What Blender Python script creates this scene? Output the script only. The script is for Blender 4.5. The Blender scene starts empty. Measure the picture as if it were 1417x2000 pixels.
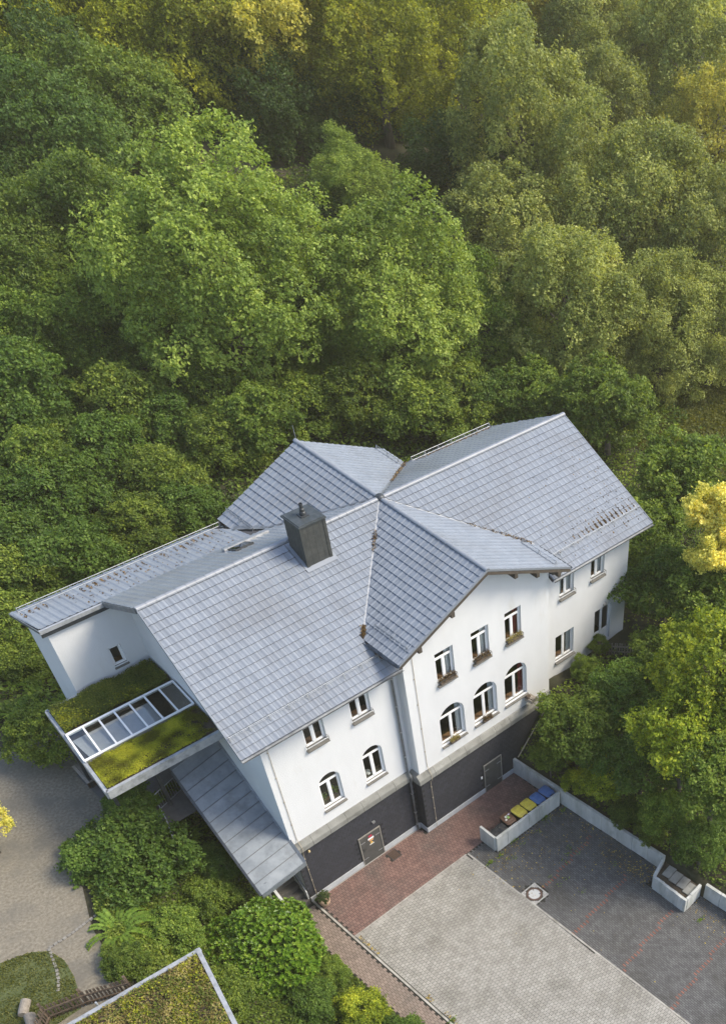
import bpy, bmesh, math, random
import numpy as np
from mathutils import Matrix, Vector

random.seed(7)
rng = np.random.default_rng(7)
scene = bpy.context.scene
COL = scene.collection

# ---------------------------------------------------------------- camera
CAM = np.array([-11.9257, -27.8149, 40.0770])
RC = np.array([[0.62860857, -0.7671863, 0.12757918],
               [-0.57571039, -0.56931562, -0.58688778],
               [0.52288508, 0.29547403, -0.79955381]])      # rows: right, down, forward
FPX, CXP, CYP, WPX, HPX = 1897.872, 1380.369, 1727.346, 1417.0, 2000.0
cam = bpy.data.cameras.new('camera')
cam_o = bpy.data.objects.new('camera', cam)
COL.objects.link(cam_o)
cam.sensor_fit = 'HORIZONTAL'
cam.sensor_width = 36.0
cam.lens = FPX / WPX * 36.0
cam.shift_x = (WPX / 2 - CXP) / WPX
cam.shift_y = (CYP - HPX / 2) / WPX
cam.clip_start, cam.clip_end = 0.5, 2000.0
r_, d_, f_ = RC
cam_o.matrix_world = Matrix(((r_[0], -d_[0], -f_[0], CAM[0]), (r_[1], -d_[1], -f_[1], CAM[1]),
                             (r_[2], -d_[2], -f_[2], CAM[2]), (0, 0, 0, 1)))
scene.camera = cam_o

# ---------------------------------------------------------------- sky, sun, exposure
SUN_EL, SUN_AZ = math.radians(48), math.radians(-42)   # azimuth of the sun in plan, measured from +X
sd = Vector((math.cos(SUN_EL) * math.cos(SUN_AZ), math.cos(SUN_EL) * math.sin(SUN_AZ), math.sin(SUN_EL)))
world = bpy.data.worlds.new('World')
scene.world = world
world.use_nodes = True
wn = world.node_tree
bg = wn.nodes['Background']
sky = wn.nodes.new('ShaderNodeTexSky')
sky.sky_type = 'NISHITA'
sky.sun_disc = False
sky.sun_elevation = SUN_EL
sky.sun_rotation = math.atan2(sd.x, sd.y)
sky.air_density, sky.dust_density, sky.ozone_density = 1.0, 2.0, 1.0
wn.links.new(sky.outputs[0], bg.inputs[0])
bg.inputs[1].default_value = 0.145
sun = bpy.data.lights.new('sun', 'SUN')
sun.energy = 2.0
sun.angle = math.radians(20)
sun.color = (1.0, 0.91, 0.74)
sun_o = bpy.data.objects.new('sun', sun)
COL.objects.link(sun_o)
sun_o.rotation_euler = (-sd).to_track_quat('-Z', 'Y').to_euler()
sun_o.location = (0, -20, 60)
scene.view_settings.view_transform = 'Standard'
scene.view_settings.look = 'None'
scene.view_settings.exposure = 1.12
scene.view_settings.gamma = 1.0
scene.render.engine = 'CYCLES'
scene.cycles.use_denoising = True
scene.cycles.max_bounces = 6
scene.cycles.diffuse_bounces = 3
scene.cycles.transparent_max_bounces = 8


def at(u, v, z):
    """point where the photo pixel (u, v) meets the height z"""
    d = RC.T @ np.array([(u - CXP) / FPX, (v - CYP) / FPX, 1.0])
    return CAM + (z - CAM[2]) / d[2] * d


# ---------------------------------------------------------------- materials
MATS = {}


def ramp(nt, fac, stops):
    n = nt.nodes.new('ShaderNodeValToRGB')
    el = n.color_ramp.elements
    while len(el) < len(stops):
        el.new(0.5)
    for e, (p, c) in zip(el, stops):
        e.position = p
        e.color = (*c, 1)
    nt.links.new(fac, n.inputs[0])
    return n.outputs[0]


def noise(nt, scale, detail=3, rough=0.6, coord=None, vec_scale=None):
    n = nt.nodes.new('ShaderNodeTexNoise')
    n.inputs['Scale'].default_value = scale
    n.inputs['Detail'].default_value = detail
    n.inputs['Roughness'].default_value = rough
    g = nt.nodes.new('ShaderNodeNewGeometry')
    src = g.outputs['Position']
    if vec_scale:
        m = nt.nodes.new('ShaderNodeVectorMath')
        m.operation = 'MULTIPLY'
        m.inputs[1].default_value = vec_scale
        nt.links.new(src, m.inputs[0])
        src = m.outputs[0]
    nt.links.new(src, n.inputs['Vector'])
    return n.outputs['Fac']


def mixc(nt, fac, a, b, mode='MIX'):
    m = nt.nodes.new('ShaderNodeMix')
    m.data_type = 'RGBA'
    m.blend_type = mode
    for key, val in ((0, fac), (6, a), (7, b)):
        if isinstance(val, (int, float)):
            m.inputs[key].default_value = val
        elif isinstance(val, tuple):
            m.inputs[key].default_value = (*val, 1)
        else:
            nt.links.new(val, m.inputs[key])
    return m.outputs[2]


def mat(name, c1, c2=None, scale=3.0, rough=0.8, metal=0.0, bump=0.0, bscale=60.0, vary=0.0, attr=None,
        stain=None, sscale=0.6, spec=0.5, vscale=None, detail=4, coat=0.0, stain_lo=.48, stain_hi=.72):
    if name in MATS:
        return MATS[name]
    m = bpy.data.materials.new(name)
    m.use_nodes = True
    nt = m.node_tree
    b = nt.nodes['Principled BSDF']
    b.inputs['Roughness'].default_value = rough
    b.inputs['Metallic'].default_value = metal
    b.inputs['Specular IOR Level'].default_value = spec
    b.inputs['Coat Weight'].default_value = coat
    c2 = c2 or c1
    col = ramp(nt, noise(nt, scale, detail, 0.65, vec_scale=vscale), [(0.32, c1), (0.68, c2)])
    if stain:
        s = ramp(nt, noise(nt, sscale, 5, 0.6, vec_scale=vscale), [(stain_lo, (0, 0, 0)), (stain_hi, (1, 1, 1))])
        col = mixc(nt, s, col, stain)
    if vary:
        oi = nt.nodes.new('ShaderNodeObjectInfo')
        v = oi.outputs['Random']
        if attr:
            a = nt.nodes.new('ShaderNodeAttribute')
            a.attribute_name = attr
            v = a.outputs['Fac']
        r = nt.nodes.new('ShaderNodeMapRange')
        r.inputs['To Min'].default_value = 1 - vary
        r.inputs['To Max'].default_value = 1 + vary
        nt.links.new(v, r.inputs['Value'])
        vm = nt.nodes.new('ShaderNodeVectorMath')
        vm.operation = 'SCALE'
        nt.links.new(col, vm.inputs[0])
        nt.links.new(r.outputs[0], vm.inputs['Scale'])
        col = vm.outputs[0]
    nt.links.new(col, b.inputs['Base Color'])
    if bump:
        bn = nt.nodes.new('ShaderNodeBump')
        bn.inputs['Strength'].default_value = bump
        bn.inputs['Distance'].default_value = 0.02
        nt.links.new(noise(nt, bscale, 3), bn.inputs['Height'])
        nt.links.new(bn.outputs[0], b.inputs['Normal'])
    MATS[name] = m
    return m


def leaf_mat(name, dark, mid, light, trans=0.42, vary=0.22, rough=0.5):
    dark, mid, light = [tuple(c * g for c, g in zip(col_, (1.72, 1.74, 1.12))) for col_ in (dark, mid, light)]
    m = bpy.data.materials.new(name)
    m.use_nodes = True
    nt = m.node_tree
    b = nt.nodes['Principled BSDF']
    a = nt.nodes.new('ShaderNodeAttribute')
    a.attribute_name = 'tint'
    col = ramp(nt, a.outputs['Fac'], [(0.0, dark), (0.5, mid), (1.0, light)])
    oi = nt.nodes.new('ShaderNodeObjectInfo')
    r = nt.nodes.new('ShaderNodeMapRange')
    r.inputs['To Min'].default_value = 1 - vary
    r.inputs['To Max'].default_value = 1 + vary
    nt.links.new(oi.outputs['Random'], r.inputs['Value'])
    vm = nt.nodes.new('ShaderNodeVectorMath')
    vm.operation = 'SCALE'
    nt.links.new(col, vm.inputs[0])
    nt.links.new(r.outputs[0], vm.inputs['Scale'])
    nt.links.new(vm.outputs[0], b.inputs['Base Color'])
    b.inputs['Roughness'].default_value = rough
    b.inputs['Specular IOR Level'].default_value = 0.3
    t = nt.nodes.new('ShaderNodeBsdfTranslucent')
    tc = mixc(nt, 1.0, vm.outputs[0], (1.5, 1.4, 0.5), 'MULTIPLY')
    nt.links.new(tc, t.inputs['Color'])
    mx = nt.nodes.new('ShaderNodeMixShader')
    mx.inputs[0].default_value = trans
    nt.links.new(b.outputs[0], mx.inputs[1])
    nt.links.new(t.outputs[0], mx.inputs[2])
    nt.links.new(mx.outputs[0], nt.nodes['Material Output'].inputs['Surface'])
    MATS[name] = m
    return m


def glass_mat(name, tint=(0.02, 0.022, 0.025), refl=0.12):
    m = bpy.data.materials.new(name)
    m.use_nodes = True
    nt = m.node_tree
    for n in list(nt.nodes):
        if n.type == 'BSDF_PRINCIPLED':
            nt.nodes.remove(n)
    tr = nt.nodes.new('ShaderNodeBsdfTransparent')
    tr.inputs[0].default_value = (0.86, 0.88, 0.87, 1)
    gl = nt.nodes.new('ShaderNodeBsdfGlossy')
    gl.inputs['Roughness'].default_value = 0.03
    lw = nt.nodes.new('ShaderNodeLayerWeight')
    lw.inputs[0].default_value = 0.5
    pw = nt.nodes.new('ShaderNodeMath')
    pw.operation = 'POWER'
    pw.inputs[1].default_value = 4.0
    nt.links.new(lw.outputs['Facing'], pw.inputs[0])
    ad = nt.nodes.new('ShaderNodeMath')
    ad.operation = 'ADD'
    ad.use_clamp = True
    ad.inputs[1].default_value = refl
    nt.links.new(pw.outputs[0], ad.inputs[0])
    mx = nt.nodes.new('ShaderNodeMixShader')
    nt.links.new(ad.outputs[0], mx.inputs[0])
    nt.links.new(tr.outputs[0], mx.inputs[1])
    nt.links.new(gl.outputs[0], mx.inputs[2])
    nt.links.new(mx.outputs[0], nt.nodes['Material Output'].inputs['Surface'])
    MATS[name] = m
    return m


M_STUCCO = mat('white_stucco', (0.615, 0.62, 0.62), (0.655, 0.66, 0.66), 1.2, 0.92, bump=0.55, bscale=22,
               stain=(0.52, 0.495, 0.44), sscale=0.9, vscale=(1, 1, 0.35), stain_lo=.62, stain_hi=.95)
M_TILE = mat('roof_tile', (0.190, 0.211, 0.240), (0.222, 0.243, 0.272), 2.0, 0.30, vary=0.06, stain=(0.18, 0.192, 0.208), sscale=0.5, spec=0.6)
M_TILEF = mat('roof_tile_field', (0.190, 0.211, 0.240), (0.222, 0.243, 0.272), 2.0, 0.30, vary=0.06, attr='rnd', stain=(0.18, 0.192, 0.208), sscale=0.5, spec=0.6)
M_TEDGE_SHADE = mat('roof_tile_edge_shade', (0.030, 0.037, 0.060), (0.045, 0.053, 0.078), 8, 0.85)  # shadow gap and algae between courses, put into the edge colour
M_DECK = mat('roof_underlay', (0.05, 0.05, 0.055), None, 3, 0.9)
M_ZINC = mat('zinc', (0.15, 0.162, 0.175), (0.22, 0.235, 0.25), 3, 0.5, 0.4, bump=0.1, bscale=20, stain=(0.11, 0.12, 0.13), sscale=2.2)
M_ZINCL = mat('light_zinc', (0.34, 0.355, 0.37), (0.46, 0.47, 0.48), 5, 0.5, 0.35, stain=(0.24, 0.25, 0.25), sscale=3)
M_CANOPY = mat('weathered_zinc', (0.115, 0.135, 0.155), (0.20, 0.222, 0.24), 1.4, 0.55, 0.15, bump=0.12, bscale=9, stain=(0.07, 0.08, 0.09), sscale=1.1, detail=7, stain_lo=.52, stain_hi=.8)
M_SLATE = mat('slate', (0.022, 0.023, 0.030), (0.032, 0.033, 0.042), 14, 0.75, vary=0.16, bump=0.2, bscale=40)
M_SLATEF = mat('slate_field', (0.022, 0.023, 0.030), (0.032, 0.033, 0.042), 14, 0.75, vary=0.16, attr='rnd', bump=0.2, bscale=40)
M_SLATEB = mat('slate_backing', (0.016, 0.016, 0.020), None, 5, 0.9)
M_CHIM = mat('chimney_slate', (0.034, 0.037, 0.035), (0.056, 0.058, 0.052), 6, 0.6, vary=.12, bump=0.25, bscale=18, stain=(0.028, 0.031, 0.031), sscale=2.5)
M_STONE = mat('band_stone', (0.19, 0.188, 0.17), (0.27, 0.268, 0.245), 4, 0.9, bump=0.3, bscale=30, vary=.12, stain=(0.13, 0.128, 0.112), sscale=2)
M_PLINTH = mat('plinth_render', (0.36, 0.37, 0.38), (0.45, 0.46, 0.47), 3, 0.9, bump=0.2, bscale=40)
M_CONC = mat('concrete', (0.40, 0.41, 0.39), (0.54, 0.54, 0.51), 2.2, 0.85, bump=0.25, bscale=25, vary=.07, stain=(0.30, 0.31, 0.27), sscale=1.6, vscale=(1, 1, .35))
M_FRAME = mat('white_frame', (0.78, 0.78, 0.77), (0.82, 0.82, 0.81), 3, 0.4)
M_SILL = mat('sill_stone', (0.105, 0.10, 0.088), (0.16, 0.152, 0.135), 7, 0.8, bump=0.2)
M_GLASS = glass_mat('window_glass', refl=0.07)
M_ROOFGL = glass_mat('skylight_glass', refl=0.10)
M_ROOM = mat('room_dark', (0.05, 0.035, 0.025), (0.09, 0.065, 0.045), 1.0, 0.9)
M_WOODI = mat('inner_sill_wood', (0.22, 0.12, 0.06), (0.30, 0.17, 0.08), 4, 0.6)
M_CURTW = mat('curtain_white', (0.55, 0.57, 0.58), None, 4, 0.9)
M_CURTR = mat('curtain_red', (0.20, 0.025, 0.025), None, 4, 0.9)
M_DOOR = mat('door_grey', (0.070, 0.071, 0.066), (0.10, 0.10, 0.095), 3, 0.5, 0.2, bump=.05)
M_DARKW = mat('dark_timber', (0.045, 0.036, 0.028), (0.085, 0.068, 0.052), 7, 0.8, bump=.3, vary=.2)
M_BROWNW = mat('brown_timber', (0.055, 0.038, 0.026), (0.12, 0.085, 0.058), 9, 0.85, bump=.4, vary=.3)
M_GREYW = mat('grey_timber', (0.22, 0.19, 0.155), (0.34, 0.30, 0.25), 9, 0.9, bump=.4, vary=.2)
M_STEEL = mat('galvanised_steel', (0.34, 0.36, 0.37), (0.45, 0.46, 0.47), 6, 0.4, 0.7)
M_DKMETAL = mat('dark_metal', (0.05, 0.055, 0.06), (0.08, 0.085, 0.09), 6, 0.45, 0.5)
M_CABLE = mat('copper_cable', (0.42, 0.36, 0.27), (0.52, 0.45, 0.34), 9, 0.6, .3)
M_SOIL = mat('soil', (0.035, 0.026, 0.018), (0.085, 0.065, 0.045), 9, 0.95, bump=.6, bscale=30)
M_GROUND = mat('forest_floor', (0.020, 0.026, 0.010), (0.048, 0.044, 0.022), 1.4, 0.95, bump=.6, bscale=10, stain=(0.065, 0.05, 0.03), sscale=0.5, detail=7)
M_GRAVEL = mat('gravel', (0.125, 0.108, 0.080), (0.265, 0.235, 0.18), 9, 0.95, bump=.7, bscale=55, stain=(0.13, 0.12, 0.10), sscale=0.8, detail=8, stain_lo=.46, stain_hi=.74)
M_LAWN = mat('lawn_soil', (0.05, 0.07, 0.02), (0.10, 0.115, 0.04), 2, 0.95, bump=.4)
M_BARK = mat('bark', (0.05, 0.042, 0.032), (0.13, 0.11, 0.09), 12, 0.95, bump=.7, bscale=14, vscale=(1, 1, .25))


def paver_mats(key, c1, c2, stain, vary):
    return (mat(key, c1, c2, 2.0, 0.9, vary=vary, bump=.25, bscale=90, stain=stain, sscale=.45),
            mat(key + '_field', c1, c2, 2.0, 0.9, vary=vary, attr='rnd', bump=.25, bscale=90, stain=stain, sscale=.45))


M_PRED = paver_mats('paver_red', (0.165, 0.098, 0.082), (0.215, 0.128, 0.106), (0.14, 0.102, 0.088), .17)
M_PGREY = paver_mats('paver_grey', (0.265, 0.252, 0.22), (0.335, 0.32, 0.285), (0.22, 0.208, 0.178), .13)
M_PDARK = paver_mats('paver_dark', (0.088, 0.087, 0.086), (0.132, 0.130, 0.127), (0.080, 0.077, 0.070), .20)
M_PPATH = paver_mats('paver_brown', (0.20, 0.155, 0.125), (0.27, 0.21, 0.17), (0.16, 0.135, 0.11), .14)
M_PLINE = paver_mats('paver_line', (0.20, 0.088, 0.066), (0.245, 0.115, 0.085), (0.165, 0.09, 0.072), .12)
M_JOINT = mat('joint_sand', (0.016, 0.015, 0.013), (0.035, 0.032, 0.026), 3, 0.95)

L_LIND = leaf_mat('leaf_linden', (0.060, 0.090, 0.026), (0.140, 0.190, 0.052), (0.27, 0.31, 0.105), trans=.42, vary=.06)
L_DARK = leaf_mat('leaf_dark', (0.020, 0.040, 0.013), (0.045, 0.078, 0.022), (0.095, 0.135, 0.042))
L_MID = leaf_mat('leaf_mid', (0.035, 0.060, 0.014), (0.085, 0.128, 0.028), (0.175, 0.215, 0.055))
L_OLIVE = leaf_mat('leaf_olive', (0.066, 0.082, 0.032), (0.160, 0.180, 0.074), (0.30, 0.305, 0.145), trans=.42, vary=.12)
L_GOLD_LIGHT = leaf_mat('leaf_gold_light', (0.070, 0.080, 0.014), (0.150, 0.172, 0.028), (0.36, 0.36, 0.058), trans=.5)  # golden light on the top trees, put into the leaf colour
L_SUNGLOW = leaf_mat('leaf_sun_glow', (0.12, 0.122, 0.04), (0.27, 0.262, 0.085), (0.45, 0.41, 0.16), trans=.5)  # paler gold paints the sun glow into the far treetops
L_MAPLE = leaf_mat('leaf_maple', (0.058, 0.085, 0.014), (0.155, 0.195, 0.028), (0.37, 0.375, 0.06), trans=.5, vary=.1)
L_MAPLE_PALE_SUN = leaf_mat('leaf_maple_pale_sunlit', (0.22, 0.22, 0.065), (0.40, 0.37, 0.13), (0.60, 0.52, 0.25), trans=.4)  # strong sunlight coloured into the right maples; the terrace branch is pale itself
L_SHRUB = leaf_mat('leaf_shrub', (0.028, 0.055, 0.014), (0.065, 0.110, 0.026), (0.125, 0.175, 0.050))
L_LAUREL = leaf_mat('leaf_laurel', (0.028, 0.062, 0.010), (0.078, 0.135, 0.018), (0.18, 0.23, 0.05), trans=.25, rough=.30, vary=.08)
L_IVY = leaf_mat('leaf_ivy', (0.026, 0.046, 0.012), (0.075, 0.108, 0.024), (0.18, 0.215, 0.050))
L_FERN = leaf_mat('leaf_fern', (0.055, 0.095, 0.020), (0.095, 0.150, 0.030), (0.16, 0.22, 0.05))
L_SEDUM = leaf_mat('leaf_sedum', (0.085, 0.085, 0.012), (0.20, 0.21, 0.025), (0.34, 0.33, 0.05), vary=.05)
L_SEDUMD = leaf_mat('leaf_sedum_dark', (0.035, 0.050, 0.014), (0.080, 0.105, 0.028), (0.16, 0.175, 0.05), vary=.05)
L_DRY = leaf_mat('leaf_dry_grass', (0.10, 0.085, 0.045), (0.19, 0.155, 0.09), (0.28, 0.24, 0.15), vary=.05)
L_GRASS = leaf_mat('leaf_grass', (0.040, 0.050, 0.014), (0.075, 0.082, 0.026), (0.12, 0.118, 0.048), vary=.05)
L_BROWN = leaf_mat('leaf_fallen', (0.020, 0.012, 0.010), (0.045, 0.026, 0.020), (0.15, 0.095, 0.05), trans=.1, vary=.05)
L_POT = leaf_mat('leaf_pot', (0.025, 0.04, 0.02), (0.05, 0.075, 0.04), (0.11, 0.13, 0.08), vary=.05)

# ---------------------------------------------------------------- mesh helpers
WM = {}     # world matrices of what has been placed


def reg(o, parent=None, local=False, loc=None, m=None):
    COL.objects.link(o)
    base = m if m is not None else (Matrix.Translation(loc) if loc is not None else Matrix())
    if parent is not None:
        o.parent = parent
        if local:
            o.matrix_basis = base
            WM[o.name] = WM[parent.name] @ base
        else:
            o.matrix_parent_inverse = WM[parent.name].inverted()
            o.matrix_basis = base
            WM[o.name] = base
    else:
        o.matrix_basis = base
        WM[o.name] = base
    return o


def tag(o, label=None, cat=None, group=None, kind=None):
    for k, v in (('label', label), ('category', cat), ('group', group), ('kind', kind)):
        if v:
            o[k] = v
    return o


def empty(name, loc=(0, 0, 0), rz=0.0, label=None, cat=None, group=None):
    o = bpy.data.objects.new(name, None)
    o.empty_display_size = 0.2
    reg(o, m=Matrix.Translation(loc) @ Matrix.Rotation(rz, 4, 'Z'))
    return tag(o, label, cat, group)


class MB:
    def __init__(s):
        s.v, s.f, s.m = [], [], []
        s.mi = 0

    def add(s, vs, fs):
        b = len(s.v)
        s.v += [tuple(map(float, p)) for p in vs]
        s.f += [tuple(b + i for i in f) for f in fs]
        s.m += [s.mi] * len(fs)
        return s

    def box(s, x0, y0, z0, x1, y1, z1, M=None):
        vs = [Vector((x, y, z)) for z in (z0, z1) for y in (y0, y1) for x in (x0, x1)]
        if M is not None:
            vs = [M @ v for v in vs]
        return s.add(vs, [(0, 2, 3, 1), (4, 5, 7, 6), (0, 1, 5, 4), (2, 6, 7, 3), (0, 4, 6, 2), (1, 3, 7, 5)])

    def prism(s, poly, lo, hi, M=None):
        """poly: 2D ccw list extruded along z"""
        n = len(poly)
        vs = [Vector((*p, lo)) for p in poly] + [Vector((*p, hi)) for p in poly]
        if M is not None:
            vs = [M @ v for v in vs]
        return s.add(vs, [tuple(reversed(range(n))), tuple(range(n, 2 * n))] +
                     [(i, (i + 1) % n, n + (i + 1) % n, n + i) for i in range(n)])

    def slab(s, top, th, d=(0, 0, -1)):
        """3D polygon with thickness along d"""
        n = len(top)
        d = Vector(d) * th
        vs = [Vector(p) for p in top] + [Vector(p) + d for p in top]
        return s.add(vs, [tuple(range(n)), tuple(reversed(range(n, 2 * n)))] +
                     [(i, n + i, n + (i + 1) % n, (i + 1) % n) for i in range(n)])

    def tube(s, pts, r, n=8, cap=True, r2=None):
        pts = [Vector(p) for p in pts]
        rings = []
        up = Vector((0, 0, 1))
        for i, p in enumerate(pts):
            d = (pts[min(i + 1, len(pts) - 1)] - pts[max(i - 1, 0)]).normalized()
            a = d.cross(up if abs(d.z) < .95 else Vector((1, 0, 0))).normalized()
            b = d.cross(a)
            rr = r if r2 is None else r + (r2 - r) * i / max(1, len(pts) - 1)
            rings.append([p + (a * math.cos(2 * math.pi * k / n) + b * math.sin(2 * math.pi * k / n)) * rr for k in range(n)])
        vs = [v for ring in rings for v in ring]
        fs = []
        for i in range(len(pts) - 1):
            for k in range(n):
                fs.append((i * n + k, i * n + (k + 1) % n, (i + 1) * n + (k + 1) % n, (i + 1) * n + k))
        if cap:
            fs += [tuple(reversed(range(n))), tuple((len(pts) - 1) * n + k for k in range(n))]
        return s.add(vs, fs)

    def lathe(s, prof, n=16, c=(0, 0, 0)):
        vs = [(c[0] + r * math.cos(2 * math.pi * k / n), c[1] + r * math.sin(2 * math.pi * k / n), c[2] + z) for r, z in prof for k in range(n)]
        fs = [(i * n + k, i * n + (k + 1) % n, (i + 1) * n + (k + 1) % n, (i + 1) * n + k) for i in range(len(prof) - 1) for k in range(n)]
        fs.append(tuple((len(prof) - 1) * n + k for k in range(n)))
        return s.add(vs, fs)

    def mesh(s, name, mats, smooth=False):
        me = bpy.data.meshes.new(name)
        me.from_pydata(s.v, [], s.f)
        for m in (mats if isinstance(mats, (list, tuple)) else [mats]):
            me.materials.append(m)
        if any(s.m):
            me.polygons.foreach_set('material_index', s.m)
        if smooth:
            me.polygons.foreach_set('use_smooth', [True] * len(s.f))
        me.update()
        return me

    def build(s, name, mats, parent=None, local=False, smooth=False, bevel=0.0, m=None, kind=None):
        me = s.mesh(name, mats, smooth)
        if bevel:
            bm = bmesh.new()
            bm.from_mesh(me)
            bmesh.ops.remove_doubles(bm, verts=bm.verts, dist=1e-5)
            bmesh.ops.recalc_face_normals(bm, faces=bm.faces)
            es = [e for e in bm.edges if len(e.link_faces) == 2 and e.calc_face_angle(0) > 0.6]
            bmesh.ops.bevel(bm, geom=es, offset=bevel, segments=2, affect='EDGES', profile=0.6)
            bm.to_mesh(me)
            bm.free()
        o = bpy.data.objects.new(name, me)
        reg(o, parent, local, m=m)
        if kind:
            o['kind'] = kind
        return o


def inst(name, me, parent=None, m=None, local=False):
    o = bpy.data.objects.new(name, me)
    return reg(o, parent, local, m=m)


def copy_tree(o, loc, rz=0.0, scale=None, label=None, group=None):
    c = o.copy()
    COL.objects.link(c)
    M = Matrix.Translation(loc) @ Matrix.Rotation(rz, 4, 'Z')
    if scale is not None:
        M = M @ Matrix.Diagonal((*scale, 1))
    c.matrix_basis = M
    WM[c.name] = M
    if label:
        c['label'] = label
    if group:
        c['group'] = group
    for ch in o.children:
        k = ch.copy()
        COL.objects.link(k)
        k.parent = c
        for g in ch.children:
            j = g.copy()
            COL.objects.link(j)
            j.parent = k
    return c


def frame_m(o, u, v, n):
    return Matrix(((u[0], v[0], n[0], o[0]), (u[1], v[1], n[1], o[1]), (u[2], v[2], n[2], o[2]), (0, 0, 0, 1)))


def np_mesh(name, V, F, mats, attr=None, attr_name='rnd', smooth=False, mi=None):
    """V (n,3), F (m,k) arrays; attr per vertex"""
    me = bpy.data.meshes.new(name)
    n, (fm, k) = len(V), F.shape
    me.vertices.add(n)
    me.vertices.foreach_set('co', np.asarray(V, np.float32).ravel())
    me.loops.add(fm * k)
    me.loops.foreach_set('vertex_index', F.astype(np.int32).ravel())
    me.polygons.add(fm)
    me.polygons.foreach_set('loop_start', np.arange(0, fm * k, k, dtype=np.int32))
    for m in (mats if isinstance(mats, (list, tuple)) else [mats]):
        me.materials.append(m)
    if mi is not None:
        me.polygons.foreach_set('material_index', mi.astype(np.int32))
    if attr is not None:
        a = me.attributes.new(attr_name, 'FLOAT', 'POINT')
        a.data.foreach_set('value', np.asarray(attr, np.float32))
    me.polygons.foreach_set('use_smooth', np.full(fm, bool(smooth)))
    me.update(calc_edges=True)
    return me


# ---------------------------------------------------------------- terrain
TERR = 5.3


def sst(t):
    t = np.clip(t, 0, 1)
    return t * t * (3 - 2 * t)


def wallx(y):
    return 12.55 - 0.07 * np.asarray(y, float)


def terrace_x(y):
    return np.interp(y, [-6, -3, 1.0, 3.4, 6.0, 8.0], [-9.2, -8.7, -8.1, -7.2, -4.4, -3.4])


def ground_z(x, y):
    x = np.asarray(x, float)
    y = np.asarray(y, float)
    # hill behind
    hill = TERR + 0.02 * np.clip(x, 0, 40) + 0.16 * np.clip(y - 13, 0, 60)
    hill = hill - 0.10 * np.clip(x - 24, 0, 30) * 0.3
    z = hill
    # left garden bank
    xt = terrace_x(y)
    ze = np.clip(y / 5.2, 0, 1) * TERR
    t = (x - xt) / (-1.25 - xt)
    left = TERR + (ze - TERR) * sst(t)
    left = np.where(y < -3, left * (1 - 0.12 * np.clip(-3 - y, 0, 6)), left)
    z = np.where((y < 9.5) & (x < 0.2), np.where(y > 5.2, TERR, left), z)
    # right bank
    xw = wallx(y)
    s = 0.32 + 0.95 * sst((y + 6) / 5.4)
    right = 0.86 + np.minimum(np.clip(x - xw - .3, 0, None) * s, 3.3) + 0.06 * np.clip(x - xw - 6, 0, 20)
    rb = np.clip((y - 0.0) / 9, 0, 1)
    z = np.where((y <= 9) & (x > xw + .06), right * (1 - rb) + hill * rb, z)
    # yard and stair well
    yard = (x > -1.25) & (x < xw + .06) & (y < 0.2)
    z = np.where(yard, -0.12, z)
    z = np.where((x > -1.25) & (x < 0.15) & (y >= 0.0) & (y < 5.1), -0.12, z)
    z = np.where((x > 0.3) & (x < 21.4) & (y > 0.25) & (y < 10.2), -0.12, z)
    z = np.where((x > 6.9) & (x < 15.2) & (y > -0.4) & (y < 0.3), -0.12, z)
    return z


def build_ground():
    xs = np.unique(np.round(np.concatenate([np.linspace(-400, -22, 16), np.arange(-20, -1.6, .6), [-1.3, -1.2, 0.1, 0.2, 0.35], np.arange(1, 12.4, .8), [12.97, 13.07], np.arange(13.5, 30, .6), np.arange(31, 140, 3.), np.linspace(145, 900, 14)]), 3))
    ys = np.unique(np.round(np.concatenate([np.linspace(-300, -22, 12), np.arange(-20, -1, .6), [-0.7, -.5, -.3, -.02, .1, .22, .3], np.arange(.8, 4.9, .6), [5.05, 5.25], np.arange(5.8, 13, .6), np.arange(14, 120, 2.), np.linspace(125, 900, 14)]), 3))
    X, Y = np.meshgrid(xs, ys)
    w = np.clip(1 - np.abs(X - 12.95) / 6, 0, 1)
    off = np.where(Y < 0, wallx(Y) - 12.95, 0)
    XX = X + off * np.where((X >= 12.96) & (X <= 13.08), 1, w)
    Z = ground_z(XX, Y)
    jit = (np.abs(XX) < 150) * 0.07
    soft = (Z > 0) & ~((XX < -3) & (XX > -14) & (Y > -3) & (Y < 12))
    Z = Z + np.where(soft, rng.normal(0, 1, Z.shape) * jit, 0)
    V = np.stack([XX.ravel(), Y.ravel(), Z.ravel()], 1)
    nx, ny = len(xs), len(ys)
    i, j = np.meshgrid(np.arange(nx - 1), np.arange(ny - 1))
    a = (j * nx + i).ravel()
    F = np.stack([a, a + 1, a + 1 + nx, a + nx], 1)
    o = inst('ground', np_mesh('ground', V, F, M_GROUND, smooth=True))
    o['kind'] = 'structure'
    return o


build_ground()

# gravel terrace sheet, its lawn corner and stone edging
def sheet(name, pts, z, m, parent=None):
    mb = MB()
    bm = bmesh.new()
    vs = [bm.verts.new((p[0], p[1], z)) for p in pts]
    es = [bm.edges.new((vs[i], vs[(i + 1) % len(vs)])) for i in range(len(vs))]
    bmesh.ops.triangle_fill(bm, use_beauty=True, edges=es, normal=(0, 0, 1))
    me = bpy.data.meshes.new(name)
    bm.to_mesh(me)
    bm.free()
    me.materials.append(m)
    o = inst(name, me, parent)
    return o


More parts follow.
